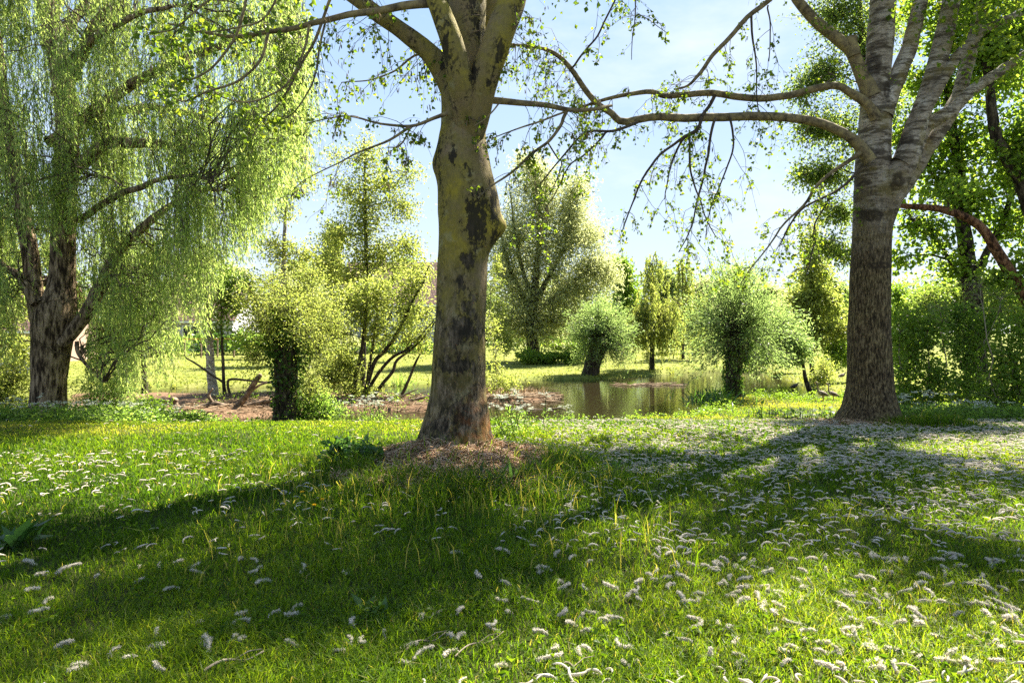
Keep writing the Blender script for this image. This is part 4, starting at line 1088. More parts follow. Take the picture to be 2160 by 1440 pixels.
# ivy-clad stump on the near shore with a leafy head
D = 16.4
ip = loc(602, D)
iv = thing('ivy_pollard', 'pollard stump smothered in dark ivy at the water edge beside the island', 'tree', ip)
p, rr = limb_path([(604, 900), (604, 860), (605, 820), (604, 770), (603, 720), (600, 685), (606, 640)], D, [30, 25, 22, 25, 28, 20, 6], 40, .03)
mb = MB(); rock_tube(mb, p, rr, 28, amp=.08, roots=.1, ridge=.02, cap=True); part(mb, 'trunk', M['dark_bark'], iv)
mb = MB(); m_ = 3000
k = np.minimum((40 * rng.random(m_) ** .5).astype(int), 39); dv = nrm(rng.normal(size=(m_, 3)) * np.array([1, 1, .35]))
bul = np.interp(k, [0, 12, 20, 30, 39], [.8, .9, 1.25, 1.55, 1.3]) * (.75 + .6 * fbm(np.stack([k * .16, dv[:, 0] * 1.5, dv[:, 1] * 1.5], 1), 2))
pos = p[k] + dv * (rr[k] * bul * (.9 + .3 * rng.random(m_)))[:, None] + rng.normal(size=(m_, 3)) * .05
leaves(mb, pos, dv * .5 + rng.normal(size=(m_, 3)) * .4 + np.array([0, 0, -.6]), .075 * (.6 + .7 * rng.random(m_)), .95)
part(mb, 'ivy', [M['ivy_leaf']], iv)
cr = MB()
bl = [(P(q[0], q[1], q[5]), (q[2] / F * q[5], .5, q[3] / F * q[5]), q[4]) for q in
      [(600, 640, 75, 62, 110, 16.4), (605, 655, 60, 55, 70, 15.7), (560, 700, 40, 50, 40, 15.7), (645, 705, 40, 50, 40, 15.8), (545, 690, 50, 60, 80, 16.2), (670, 660, 60, 60, 100, 16.6), (560, 600, 50, 40, 60, 16.6), (650, 590, 60, 40, 70, 16.8), (535, 760, 36, 50, 50, 16.2), (665, 740, 46, 55, 80, 16.4), (520, 640, 40, 50, 50, 16.5), (650, 820, 40, 50, 60, 16.3), (700, 690, 40, 50, 50, 16.8)]]
crown_blobs(cr, cr, p[26:], bl, 17, .06, .5, .2, .15, .1, .007)
part(cr, 'crown', [M['alder_leaf'], M['twig']], iv)

# ------------------------------------------------------------------ bushes
def bush(label, px, Y, blobs, nleaf, leaf, mleaf, ar=.55, clump=.17, group=None, twig_r=.008, cat='bush', name='bush', mtw='twig', tone=.25):
    b0 = loc(px, Y); t = thing(name, label, cat, b0, group)
    nodes = b0 + np.stack([rng.normal(size=14) * .25, rng.normal(size=14) * .25, .1 + .5 * rng.random(14)], 1)
    cr = MB()
    bl = []
    for q in blobs:
        Yb = q[5] if len(q) > 5 else Y
        bl.append((P(q[0], q[1], Yb), (q[2] / F * Yb, (q[2] + q[3]) * .5 / F * Yb, q[3] / F * Yb), q[4]))
    crown_blobs(cr, cr, nodes, bl, nleaf, leaf, ar, clump, .1, .15, twig_r, 0, 1, True, 3, tone)
    part(cr, 'foliage', [M[mleaf], M[mtw]], t)
    return t


bush('leafy thicket bush just right of the white poplar trunk', 1925, 15, [(1920, 770, 55, 70, 68), (1950, 690, 55, 55, 55), (1915, 830, 50, 36, 43), (1900, 690, 34, 50, 31), (1970, 800, 50, 60, 55)], 16, .095, 'lush_leaf', clump=.15, mtw='pale_twig')
bush('tall dark green bush in the middle of the right thicket', 2040, 15.5, [(2030, 740, 62, 70, 80), (2050, 820, 70, 45, 68), (2010, 670, 55, 50, 49), (2080, 690, 55, 60, 62)], 16, .095, 'bush_leaf', clump=.15, mtw='pale_twig')
bush('bramble-like bush at the right edge of the lawn', 2135, 14.2, [(2130, 770, 60, 70, 74), (2110, 835, 62, 36, 55), (2160, 700, 60, 60, 55), (2180, 820, 60, 50, 43)], 16, .095, 'lush_leaf', clump=.15, mtw='pale_twig')
bush('pale twiggy bush behind the maple trunk', 2090, 18, [(2100, 610, 70, 50, 90), (2020, 620, 60, 45, 70), (2150, 650, 60, 50, 60), (1960, 640, 50, 50, 60)], 20, .095, 'ash_leaf', mtw='pale_twig', twig_r=.012)
bush('bright green bush on the bank behind the thicket', 1915, 22, [(1910, 660, 50, 50, 70), (1960, 630, 50, 40, 60), (1900, 740, 45, 50, 60), (1890, 620, 24, 24, 20)], 22, .11, 'lush_leaf')
bush('round shrub on the far bank behind the geese', 1760, 33, [(1760, 745, 40, 34, 70), (1800, 740, 40, 40, 60)], 22, .15, 'lush_leaf', ar=.5)
bush('wispy straw-coloured shrub beside the crooked tree', 1738, 29, [(1738, 780, 26, 34, 60), (1725, 800, 20, 20, 30)], 14, .1, 'alder_leaf', mtw='pale_twig', twig_r=.007)
bush('dark shrub low behind the right pollard', 1620, 40, [(1620, 740, 50, 30, 70), (1590, 760, 40, 20, 40), (1670, 750, 40, 26, 50)], 22, .17, 'lush_leaf')
bush('tangled bush at the left edge beside the willow foot', 25, 15, [(25, 800, 50, 50, 80), (-20, 830, 50, 50, 60), (40, 860, 36, 26, 40)], 22, .075, 'alder_leaf')
bush('light shrub growing under the willow curtain', 225, 14.8, [(210, 860, 45, 36, 70), (250, 820, 36, 45, 60), (185, 830, 26, 36, 30)], 22, .07, 'willow_leaf', ar=.35)
bush('low leafy shrub at the shore between willow and ivy stump', 305, 15.5, [(300, 880, 42, 26, 70), (320, 860, 26, 20, 36)], 22, .075, 'lush_leaf')
bush('green shrub at the foot of the ivy-clad stump', 660, 16.5, [(670, 850, 45, 30, 70), (640, 872, 40, 20, 50), (700, 870, 36, 18, 40)], 20, .07, 'bush_leaf')
bush('dry reddish bush behind the centre poplar at the island tip', 1050, 25.5, [(1045, 790, 28, 40, 50), (1075, 812, 30, 20, 40), (1040, 700, 22, 60, 40)], 10, .10, 'alder_leaf', mtw='pale_twig', twig_r=.006)
bush('lush undergrowth bush under the silver willow', 1130, 47, [(1120, 752, 34, 16, 60), (1165, 754, 40, 15, 60), (1210, 752, 36, 15, 50)], 24, .2, 'lush_leaf')
bush('yellow-green shrub between silver willow and far pollard', 1225, 56, [(1215, 728, 50, 12, 60), (1170, 730, 30, 10, 30)], 22, .22, 'lush_leaf')
bush('pale grey-green shrub behind the slim birch', 610, 46, [(600, 600, 50, 50, 70), (650, 640, 50, 50, 70), (560, 660, 46, 46, 60), (620, 690, 60, 34, 60)], 22, .2, 'silver_leaf')
bush('tall yellowish shrub behind the alder trunk', 800, 50, [(800, 620, 60, 50, 60), (840, 560, 40, 46, 44), (860, 680, 40, 40, 40)], 20, .2, 'alder_leaf')
bush('half-bare shrub right of the centre poplar on the far lawn', 1055, 44, [(1050, 660, 34, 60, 50), (1065, 720, 34, 30, 40), (1045, 580, 26, 50, 30)], 16, .18, 'alder_leaf', mtw='pale_twig', twig_r=.012)
bush('soft green shrub between young weeping tree and near pollard', 1440, 60, [(1440, 660, 50, 50, 60), (1480, 700, 50, 36, 50), (1400, 710, 40, 26, 40)], 22, .24, 'far_leaf')
bush('pale shrub mass right of the near pollard', 1660, 50, [(1650, 660, 50, 46, 60), (1700, 690, 46, 40, 50), (1610, 690, 40, 40, 40)], 22, .22, 'silver_leaf')
bush('dark laurel bush in front of the far lawn houses', 520, 52, [(520, 715, 45, 24, 70), (570, 722, 40, 20, 60)], 24, .22, 'bush_leaf')
bush('grey-green shrub before the white house wall', 700, 54, [(690, 700, 40, 40, 70), (660, 725, 36, 18, 50), (740, 722, 30, 18, 40)], 22, .22, 'silver_leaf')
bush('green shrub below the left houses', 340, 56, [(330, 712, 50, 26, 70), (250, 705, 50, 30, 60), (180, 700, 50, 36, 60)], 22, .24, 'bush_leaf')

# ------------------------------------------------------------------ far trees and woodland edge
def far_tree(label, px, Y, top, w, mleaf='far_leaf', n=3):
    b0 = loc(px, Y); g = HY + (H - b0[2]) / Y * F
    bl = []
    hgt = g - top
    for k in range(7):
        u = k / 6
        ww = w * (1.0 - .55 * abs(u - .4) ** 1.3 * 1.6)
        bl.append((px + rng.normal() * w * .28, g - hgt * (.14 + .72 * u), max(ww * .72, 12), hgt * .15, 46))
    s = Y / 80.
    simple_tree('far_tree', label, 'tree', px, Y, [(px, g + 2), (px, g - hgt * .3), (px + 3, g - hgt * .6), (px, g - hgt * .85)], [5, 4, 3, 1], bl, 20, .40 * s, mleaf, group='trees beyond the far lawn', ar=.6, clump=.62 * s, twig_r=.03 * s, ridge=0)


for lab, px, Y, top, w, ml in [
    ('far dark tree at the left edge behind the gabled roof', -30, 62, 480, 80, 'bush_leaf'), ('broad far tree behind the willow trunk', 120, 80, 500, 75, 'far_leaf'), ('far tree behind the hanging willow curtain', 260, 82, 490, 75, 'far_leaf'),
    ('far tree above the red tiled roof end', 390, 84, 520, 65, 'far_leaf'), ('grey-green far tree left of the slim birch', 500, 80, 560, 60, 'silver_leaf'), ('rounded far tree just right of the slim birch', 640, 78, 545, 50, 'far_leaf'), ('pale yellowish far tree left of the tall alder', 705, 74, 470, 48, 'alder_leaf'),
    ('dark green far tree beside the white house gable', 895, 72, 545, 42, 'bush_leaf'), ('far tree behind the silver willow foot', 1020, 85, 600, 50, 'far_leaf'), ('green far tree right of the silver willow', 1320, 76, 535, 42, 'lush_leaf'),
    ('far tree behind the young weeping tree', 1400, 84, 560, 50, 'far_leaf'), ('low far tree left of the near pollard head', 1475, 88, 590, 45, 'silver_leaf'), ('far tree peeping over the near pollard head', 1560, 84, 560, 50, 'far_leaf'), ('far tree right of the near pollard head', 1630, 78, 600, 45, 'silver_leaf'),
    ('dark far tree left of the slender stem', 1672, 70, 600, 40, 'far_leaf'), ('far tree right of the slender stem', 1750, 76, 590, 48, 'far_leaf'), ('far tree hidden by the white poplar trunk', 1830, 72, 610, 50, 'bush_leaf'), ('far tree seen past the right thicket', 1930, 70, 620, 55, 'far_leaf'), ('far tree behind the leaning red trunk', 2060, 72, 600, 60, 'far_leaf'), ('far tree at the right edge', 2180, 74, 590, 60, 'far_leaf')]:
    far_tree(lab, px, Y, top, w, ml)
# the wood that closes the view: one uncountable mass
mb = MB()
nw = 110
for k in range(nw):
    a = -1.1 + 2.2 * (k + rng.random()) / nw
    Y = 92 + 30 * rng.random(); x = math.tan(a) * Y if abs(a) < 1.05 else a * Y * 1.6
    h = 8 + 3.5 * rng.random()
    c = np.array([x, Y, gz(x, Y) + h * .5])
    pos = blob_pts(c, (3.8, 3, h * .55), 520, 2.6)
    leaves(mb, pos, rng.normal(size=pos.shape) - np.array([0, 0, .3]), .6 * (.6 + .7 * rng.random(520)), .7, r=np.clip(rng.random() * .5 + rng.random(520) * .5, 0, 1))
tag(mb.build('woodland', M['far_leaf']), 'distant wood closing off the far lawn', 'woodland', None, 'stuff')

# ------------------------------------------------------------------ houses, hedge, fence
def tile_mat():
    m, nt, out = newmat('roof_tiles')
    tc = N(nt, 'TexCoord'); o = tc.outputs['Object']
    br = N(nt, 'TexBrick'); br.inputs['Scale'].default_value = 1.; br.offset = .5
    br.inputs['Brick Width'].default_value = .3; br.inputs['Row Height'].default_value = .34; br.inputs['Mortar Size'].default_value = .03
    br.inputs['Color1'].default_value = (.16, .085, .06, 1); br.inputs['Color2'].default_value = (.23, .13, .10, 1); br.inputs['Mortar'].default_value = (.05, .03, .025, 1)
    sx = N(nt, 'SeparateXYZ'); nt.links.new(o, sx.inputs[0])
    cb = N(nt, 'CombineXYZ'); nt.links.new(sx.outputs[0], cb.inputs[0])
    nt.links.new(math_(nt, 'MULTIPLY', sx.outputs[2], 1.3), cb.inputs[1]); nt.links.new(cb.outputs[0], br.inputs[0])
    bs = N(nt, 'BsdfPrincipled'); bs.inputs['Roughness'].default_value = .8
    nt.links.new(br.outputs[0], bs.inputs['Base Color'])
    bp = N(nt, 'Bump'); bp.inputs['Strength'].default_value = .6; bp.inputs['Distance'].default_value = .05
    nt.links.new(br.outputs['Fac'], bp.inputs['Height']); bp.invert = True; nt.links.new(bp.outputs[0], bs.inputs['Normal'])
    nt.links.new(bs.outputs[0], out.inputs[0]); return m


M['tile'] = tile_mat()
M['wall_white'] = plain('white_render', [(.3, (.40, .39, .42)), (.7, (.48, .47, .50))], .9, 3, (1, 1, 1), .1)
M['wall_brick'] = plain('pale_brick', [(.35, (.30, .2, .15)), (.65, (.42, .31, .25))], .9, 12, (1, 1, 2.5), .2)
M['frame'] = plain('white_paint', [(.4, (.72, .72, .72)), (.6, (.8, .8, .8))], .4, 3, (1, 1, 1), 0)
M['glass'] = plain('window_glass', [(.4, (.02, .025, .03)), (.6, (.04, .045, .05))], .05, 2, (1, 1, 1), 0, spec=.6)
M['rail'] = plain('orange_rail', [(.4, (.5, .26, .06)), (.6, (.62, .36, .1))], .7, 5, (1, 1, 1), 0)


def house(label, px0, px1, Y, eave, ridge, wall, windows, dep=7., chim=None):
    x0 = (px0 - CX) / F * Y; x1 = (px1 - CX) / F * Y; xc = (x0 + x1) / 2
    z0 = gz(xc, Y) - .1; ze = H - (eave - HY) / F * Y; zr = H - (ridge - HY) / F * Y
    t = thing('house', label, 'house', (xc, Y, z0))
    mb = MB(); box(mb, (x0, Y, z0), (x1, Y + dep, ze))
    ym = Y + dep / 2
    mb.add([[x0, Y, ze], [x0, Y + dep, ze], [x0, ym, zr - .15], [x1, Y, ze], [x1, Y + dep, ze], [x1, ym, zr - .15]], None, [[0, 1, 2], [3, 5, 4]], sm=False)
    part(mb, 'wall', M[wall], t)
    mb = MB(); o_ = .35; th = .14
    sl = (zr - ze) / (dep / 2)
    for s in (-1, 1):
        ye = ym + s * (dep / 2 + o_); zz = ze - sl * o_
        V = [[x0 - o_, ye, zz], [x1 + o_, ye, zz], [x1 + o_, ym, zr], [x0 - o_, ym, zr]]
        V = V + [[a, b, c + th] for a, b, c in V]
        mb.add(V, [[0, 1, 2, 3], [4, 7, 6, 5], [0, 4, 5, 1], [1, 5, 6, 2], [2, 6, 7, 3], [3, 7, 4, 0]], sm=False)
    rf = part(mb, 'roof', M['tile'], t)
    mb = MB(); box(mb, (x0 - o_, Y - o_ - .06, ze - sl * o_ - .06), (x1 + o_, Y - o_ + .02, ze - sl * o_ + .1)); part(mb, 'gutter', M['frame'], t)
    if chim is not None:
        cx = (chim - CX) / F * Y
        mb = MB(); box(mb, (cx - .35, ym - .35, zr - .6), (cx + .35, ym + .35, zr + .9)); box(mb, (cx - .42, ym - .42, zr + .9), (cx + .42, ym + .42, zr + 1.0))
        part(mb, 'chimney', M['wall_brick'], t, rf)
    for (a, b, top, bot) in windows:
        wx0 = (a - CX) / F * Y; wx1 = (b - CX) / F * Y; wz1 = H - (top - HY) / F * Y; wz0 = H - (bot - HY) / F * Y
        mb = MB(); f = .09; y0 = Y - .05; y1 = Y + .03
        for lo, hi in (((wx0, y0, wz0), (wx0 + f, y1, wz1)), ((wx1 - f, y0, wz0), (wx1, y1, wz1)), ((wx0 + f, y0, wz0), (wx1 - f, y1, wz0 + f)), ((wx0 + f, y0, wz1 - f), (wx1 - f, y1, wz1)), (((wx0 + wx1) / 2 - f / 2, y0, wz0 + f), ((wx0 + wx1) / 2 + f / 2, y1, wz1 - f))):
            box(mb, lo, hi)
        w = part(mb, 'window', M['frame'], t)
        mb = MB(); box(mb, (wx0 + f * .5, Y - .025, wz0 + f * .5), (wx1 - f * .5, Y + .01, wz1 - f * .5)); part(mb, 'pane', M['glass'], t, w)
    return t


house('white rendered house with brown tiled roof behind the leaning shrub', 722, 925, 62, 636, 548, 'wall_white', [(745, 775, 660, 685), (800, 830, 655, 680), (845, 872, 700, 735), (880, 905, 655, 680), (770, 790, 705, 740)], chim=790)
house('red tiled house half hidden by the willow curtain', 305, 490, 64, 672, 596, 'wall_white', [(330, 360, 690, 720), (385, 420, 686, 715), (440, 465, 690, 735)], chim=340)
house('brick house with tiled roof at the left edge behind the willow', -160, 75, 46, 690, 580, 'wall_brick', [(-60, -30, 705, 740)])
mb = MB(); x0 = (0 - CX) / F * 40
b0 = np.array([(25 - CX) / F * 40, 40, gz((25 - CX) / F * 40, 40)])
gw = thing('garden_wall', 'low pale garden wall below the brick house', 'wall', b0)
box(mb, (b0[0] - 3.5, 40, b0[2] - .2), (b0[0] + 1.6, 40.25, b0[2] + .75)); part(mb, 'wall', M['wall_white'], gw)
mb = MB(); box(mb, (b0[0] - 3.55, 39.95, b0[2] + .75), (b0[0] + 1.65, 40.3, b0[2] + .83)); part(mb, 'coping', M['wall_brick'], gw)


def hedge(label, px0, px1, Y, top, dep, ml):
    x0 = (px0 - CX) / F * Y; x1 = (px1 - CX) / F * Y; z1 = H - (top - HY) / F * Y
    xc = (x0 + x1) / 2; z0 = gz(xc, Y)
    n = int((x1 - x0) * (z1 - z0) * 260)
    mb = MB()
    pos = np.stack([x0 + (x1 - x0) * rng.random(n), Y + dep * rng.random(n), z0 + (z1 - z0) * (rng.random(n) ** .8)], 1)
    pos[:, 2] += (n2(pos[:, 0], pos[:, 1], 1.3, 8) - .5) * .5
    leaves(mb, pos, rng.normal(size=pos.shape), .2 * (.6 + .7 * rng.random(n)), .7)
    o = mb.build('hedge', M[ml], None, (xc, Y, z0)); tag(o, label, 'hedge')


hedge('dark clipped hedge at the foot of the left houses', 395, 570, 57, 706, 1.2, 'ivy_leaf')
hedge('low hedge running below the white house', 640, 930, 58.5, 722, 1., 'bush_leaf')
hedge('dark hedge closing the lawn behind the silver willow', 1030, 1330, 66, 712, 1.4, 'ivy_leaf')
hedge('long hedge at the left end of the far lawn', 60, 390, 55, 712, 1.2, 'bush_leaf')
Yf = 54.
fb = loc(440, Yf)
fe = thing('rail_fence', 'low fence with orange top rail in front of the dark hedge', 'fence', fb)
xa = (385 - CX) / F * Yf; xb = (530 - CX) / F * Yf; zt = H - (715 - HY) / F * Yf
mb = MB(); box(mb, (xa, Yf, zt - .05), (xb, Yf + .06, zt + .06)); part(mb, 'rail', M['rail'], fe)
for k in range(5):
    x = xa + (xb - xa) * (k + .1) / 4.2
    mb = MB(); box(mb, (x - .05, Yf + .065, gz(x, Yf) - .1), (x + .05, Yf + .16, zt + .02)); part(mb, 'post', M['dead_wood'], fe)

# ------------------------------------------------------------------ logs, sticks, reed litter
def log(name, label, cat, px, Y, r, zoff=None, mat='dead_wood', forks=(), group=None):
    p, rr = limb_path(px, Y, r, 22, .05)
    o = thing(name, label, cat, p[0], group)
    mb = MB(); rock_tube(mb, p, rr, 12, amp=.1, freq=4., cap=True)
    part(mb, 'stem', M[mat], o)
    for f, r2 in forks:
        q, r3 = limb_path(f, Y, r2, 16, .04); mb = MB(); rock_tube(mb, q, r3, 8, amp=.1, freq=4., cap=True); part(mb, 'branch', M[mat], o)
    return o


log('fallen_log', 'long forked driftwood log lying along the island edge', 'log', [(395, 868), (425, 858), (450, 852), (475, 858), (500, 860), (540, 850), (582, 842)], 22.5, [9, 7, 6, 5, 4], forks=[([(500, 858), (540, 868), (575, 880)], [4, 3, 2]), ([(450, 852), (440, 835), (448, 820)], [4, 3, 1.5])])
log('fallen_log', 'thick broken branch propped up beside the ivy stump', 'log', [(498, 862), (510, 848), (524, 830), (538, 805), (550, 790)], 22.3, [8, 7, 6, 6, 4], forks=[([(524, 830), (550, 812), (575, 806)], [3, 2.4, 1.5])])
log('tree_stump', 'pale hollow stump on the island mud', 'stump', [(370, 872), (368, 860), (366, 848), (370, 840)], 22, [11, 9, 9, 7], forks=[([(366, 850), (350, 846), (342, 852)], [5, 4, 2])])
log('tree_stump', 'short sawn stump between log and pale hollow stump', 'stump', [(388, 872), (388, 860), (387, 853)], 22, [7, 6, 5])
log('dead_branch', 'slanting dead pole leaning on the white-barked trunk', 'branch', [(390, 752), (425, 775), (455, 795), (470, 806)], 26, [1.6, 2, 2.4, 2.6], mat='twig')
log('dead_branch', 'bare bent branch over the far edge of the island', 'branch', [(485, 832), (482, 812), (486, 800), (520, 802), (555, 806), (572, 803)], 25.5, [3, 2.6, 2.2, 1.6], mat='twig')
log('dead_branch', 'long grey branch slanting into the water behind the centre poplar', 'branch', [(780, 868), (820, 858), (860, 846), (900, 838), (930, 828)], 24, [3, 3.4, 3.4, 2.6, 2], forks=[([(830, 856), (850, 835), (880, 820)], [2.4, 2, 1]), ([(860, 847), (895, 862), (915, 875)], [2.6, 2, 1.2])])
log('dead_branch', 'forked twig raft at the island shore left of the centre poplar', 'branch', [(815, 846), (850, 852), (880, 850), (925, 858)], 24.3, [2.4, 2.4, 2, 1.4], forks=[([(850, 852), (870, 836), (900, 826)], [1.8, 1.4, .8]), ([(880, 850), (890, 838), (910, 830)], [1.6, 1.2, .8])])
log('dead_branch', 'fallen limb with upright snags near the shrub foot', 'branch', [(700, 866), (730, 858), (765, 862), (800, 868)], 23.5, [4, 4, 3.4, 2], forks=[([(722, 860), (716, 842), (712, 830)], [3, 2.4, 1.4]), ([(735, 860), (742, 845), (741, 833)], [2.6, 2, 1])])
log('floating_stick', 'thin stick floating on the open pond', 'stick', [(1115, 864), (1150, 865), (1180, 862), (1196, 867)], 22.9, [1.6, 1.6, 1.4, .8])
log('floating_branch', 'bleached branch lying across the reed litter', 'branch', [(1085, 846), (1120, 842), (1150, 837), (1172, 832)], 26, [2.4, 2.4, 2, 1], mat='pale_twig')
mb = MB()
n = 900
rx = np.concatenate([rng.uniform(1020, 1175, 580), rng.uniform(690, 920, 260), rng.uniform(1290, 1440, 60)])
ry = np.concatenate([np.interp(rx[:580], [1020, 1175], [842, 838]) + rng.normal(size=580) * 4.5, 852 + rng.normal(size=260) * 7, 812 + rng.normal(size=60) * 1.4])
yy = F * (H - WATER) / (ry - HY); xx = (rx - CX) / F * yy
ix = rng.uniform(-11, 3, 5200); iy = rng.uniform(19.5, 29.5, 5200); ok = sdist(ISLAND, ix, iy) < .15; xx = np.concatenate([xx, ix[ok]]); yy = np.concatenate([yy, iy[ok]]); n = len(xx)
zz = np.maximum(ground(xx, yy), WATER) + .02 + .05 * rng.random(n)
an = rng.normal(size=n) * np.where(np.arange(n) < 900, .5, 1.5)
ln = np.where(np.arange(n) < 900, .25 + .55 * rng.random(n), .08 + .3 * rng.random(n) ** 2)
d = np.stack([np.cos(an), np.sin(an), rng.normal(size=n) * .08], 1)
pp = np.stack([xx, yy, zz], 1)[:, None] + d[:, None] * ln[:, None, None] * np.linspace(-.5, .5, 3)[None, :, None]
tubes(mb, pp, np.full((n, 3), .012), 4, 0, r=rng.random(n))
m = 420
rx = np.concatenate([rng.uniform(1020, 1110, 330), rng.uniform(1110, 1150, 90)]); ry = 836 + rng.normal(size=m) * 3
yy = F * (H - WATER) / (ry - HY); xx = (rx - CX) / F * yy
blades(mb, np.stack([xx, yy, np.maximum(ground(xx, yy), WATER)], 1), .2 + .35 * rng.random(m), np.full(m, .03), .3 + rng.random(m), rng.random(m) * 6.28)
tag(mb.build('reed_litter', M['reed']), 'dry broken reeds heaped at the island tip and drifting', 'reeds', None, 'stuff')

# ------------------------------------------------------------------ geese and water birds
M['goose'] = plain('goose_plumage', [(.35, (.13, .10, .075)), (.55, (.24, .19, .14)), (.7, (.36, .3, .24))], .8, 14, (1, 1, 1), .2)
M['goose_dark'] = plain('goose_neck', [(.4, (.05, .04, .03)), (.6, (.09, .07, .055))], .8, 10, (1, 1, 1), 0)
M['bill'] = plain('bill_orange', [(.4, (.4, .14, .05)), (.6, (.5, .2, .08))], .5, 5, (1, 1, 1), 0)


def waterbird(name, label, cat, pos, heading, s, neck=1., legs=True, group=None, dark=False):
    t = thing(name, label, cat, pos, group)
    c, sn = math.cos(heading), math.sin(heading)

    def R(p): p = np.asarray(p, float) * s; return np.stack([pos[0] + p[..., 0] * c - p[..., 1] * sn, pos[1] + p[..., 0] * sn + p[..., 1] * c, pos[2] + p[..., 2]], -1)
    lh = .22 if legs else .06
    ctrl = [(-.33, 0, lh + .03), (-.24, 0, lh + .06), (-.12, 0, lh + .10), (0, 0, lh + .14), (.10, 0, lh + .18), (.18, 0, lh + .24), (.215, 0, lh + .22 + .10 * neck), (.23, 0, lh + .22 + .22 * neck), (.25, 0, lh + .22 + .30 * neck), (.29, 0, lh + .22 + .31 * neck), (.33, 0, lh + .22 + .29 * neck)]
    rr = [.012, .045, .10, .128, .115, .066, .036, .03, .037, .032, .012]
    p = catmull(ctrl, 44); r = np.interp(np.linspace(0, 1, 44), np.linspace(0, 1, 11), rr) * s
    mb = MB(); rock_tube(mb, R(p), r, 18, amp=.03, cap=True)
    bd = part(mb, 'body', M['goose_dark' if dark else 'goose'], t)
    mb = MB(); q = catmull([(.32, 0, lh + .22 + .295 * neck), (.355, 0, lh + .22 + .282 * neck), (.385, 0, lh + .22 + .272 * neck)], 6)
    rock_tube(mb, R(q), np.linspace(.016, .005, 6) * s, 8, amp=0, cap=True); part(mb, 'bill', M['bill'], t)
    for sd in (-1, 1):
        mb = MB(); w = catmull([(.08, sd * .10, lh + .18), (0, sd * .122, lh + .16), (-.12, sd * .105, lh + .12), (-.30, sd * .03, lh + .06)], 14)
        rock_tube(mb, R(w), np.interp(np.linspace(0, 1, 14), [0, .25, .6, 1], [.02, .055, .045, .006]) * s, 10, amp=.03, cap=True); part(mb, 'wing', M['goose_dark'], t)
        if legs:
            mb = MB(); lg = catmull([(-.02, sd * .05, lh + .04), (-.035, sd * .05, lh * .55), (-.02, sd * .05, .015), (.06, sd * .055, .008)], 12)
            rock_tube(mb, R(lg), np.linspace(.016, .010, 12) * s, 8, amp=0, cap=True); part(mb, 'leg', M['bill'], t)
    return t


g1 = loc(1735, 23.6); g2 = loc(1757, 23.9)
waterbird('goose', 'grey-brown goose standing further from the white poplar trunk', 'goose', g1, math.radians(170), .72, 1.45, group='geese on the bank')
waterbird('goose', 'slimmer goose nearest the white poplar trunk with neck upright', 'goose', g2, math.radians(160), .66, 1.5, group='geese on the bank')
waterbird('duck', 'dark duck swimming beyond the near pollard', 'duck', np.array([*Wp(1676, 820), WATER]), math.radians(10), .7, .35, False, dark=True)
waterbird('duck', 'grey duck resting on the slope above the geese', 'duck', loc(1776, 36), math.radians(5), .75, .4, False)

# ------------------------------------------------------------------ lawn grass
def in_trunk(x, y, m=1.0):
    return (np.hypot(x - CT[0], y - CT[1]) < .48 * m) | (np.hypot(x - RT[0], y - RT[1]) < .5 * m)


def sample_lawn(n, y0, y1, pw, lim=1.0, lo=-1.5):
    """points on the near lawn, density falling with distance"""
    u = rng.random(n)
    a = 2 - pw
    Y = (y0 ** a + u * (y1 ** a - y0 ** a)) ** (1 / a)
    x = (rng.random(n) * 2 - 1) * (lim * Y + .8)
    return x, Y


mb = MB()
x, y = sample_lawn(545000, 2.35, 27, 1.55)
dp = sdist(POND, x, y)
mound = np.hypot((x - CT[0] - .1) / 1.05, (y - CT[1] + .4) / 1.0) * (1.35 - .7 * n2(x, y, .35, 92))
pn = n2(x, y, .55, 21, 3); pb = n2(x, y, 2.0, 22)
ok = (dp > .1) & ~in_trunk(x, y) & (rng.random(len(x)) < .35 + 1.1 * pn) & ((mound > 1.0) | (rng.random(len(x)) < .07)) & ~((x < -9.5) & (y > 13.5) & (rng.random(len(x)) < .8))
x, y, pn, pb, mound, dp = x[ok], y[ok], pn[ok], pb[ok], mound[ok], dp[ok]
z = ground(x, y)
px = CX + x / y * F; row = HY + (H - z) / y * F
tall = smooth(1.9, 1.15, mound) * smooth(CT[1] + .2, CT[1] - .6, y) * 1.0
tall = np.maximum(tall, .9 * smooth(.75, .2, np.hypot((x - P(1945, 0, 11.3)[0]) / 1.4, (y - 11.2))))
tall = np.maximum(tall, .8 * smooth(1.2, .3, np.hypot((x - P(1000, 0, 6.6)[0]) / 1.2, (y - 6.6) / .8)))
tall = np.maximum(tall, .6 * smooth(1.0, .2, np.hypot(x - P(640, 0, 7.4)[0], (y - 7.4) / .7)))
short = smooth(9.2, 10.5, y) * smooth(-.3, -1.2, x)
hg = (.025 + .085 * pn + .05 * rng.random(len(x)) ** 2) * (1 + 2.0 * tall) * (1 - .45 * short)
hg = hg * (1 + .3 * smooth(1.2, .3, dp)) * (1 - .4 * smooth(11.5, 14, y))
wd = (.0038 + .003 * rng.random(len(x))) * (1 + np.maximum(y - 3.5, 0) * .19)
le = .25 + 1.0 * rng.random(len(x))
rr = np.clip(.12 + .5 * rng.random(len(x)) + (pb - .5) * .9 + .27 * short + .25 * smooth(13, 17, y), 0, .93)
dry = rng.random(len(x)) < .03 + .06 * tall
rr = np.where(dry, .93 + .07 * rng.random(len(x)), rr)
blades(mb, np.stack([x, y, z - .004], 1), hg, wd, le, rng.random(len(x)) * 6.28, r=rr)
n = 1500
x_ = rng.normal(size=n) * 1.0 + P(960, 0, 6.3)[0]; y_ = 6.3 + rng.normal(size=n) * .75
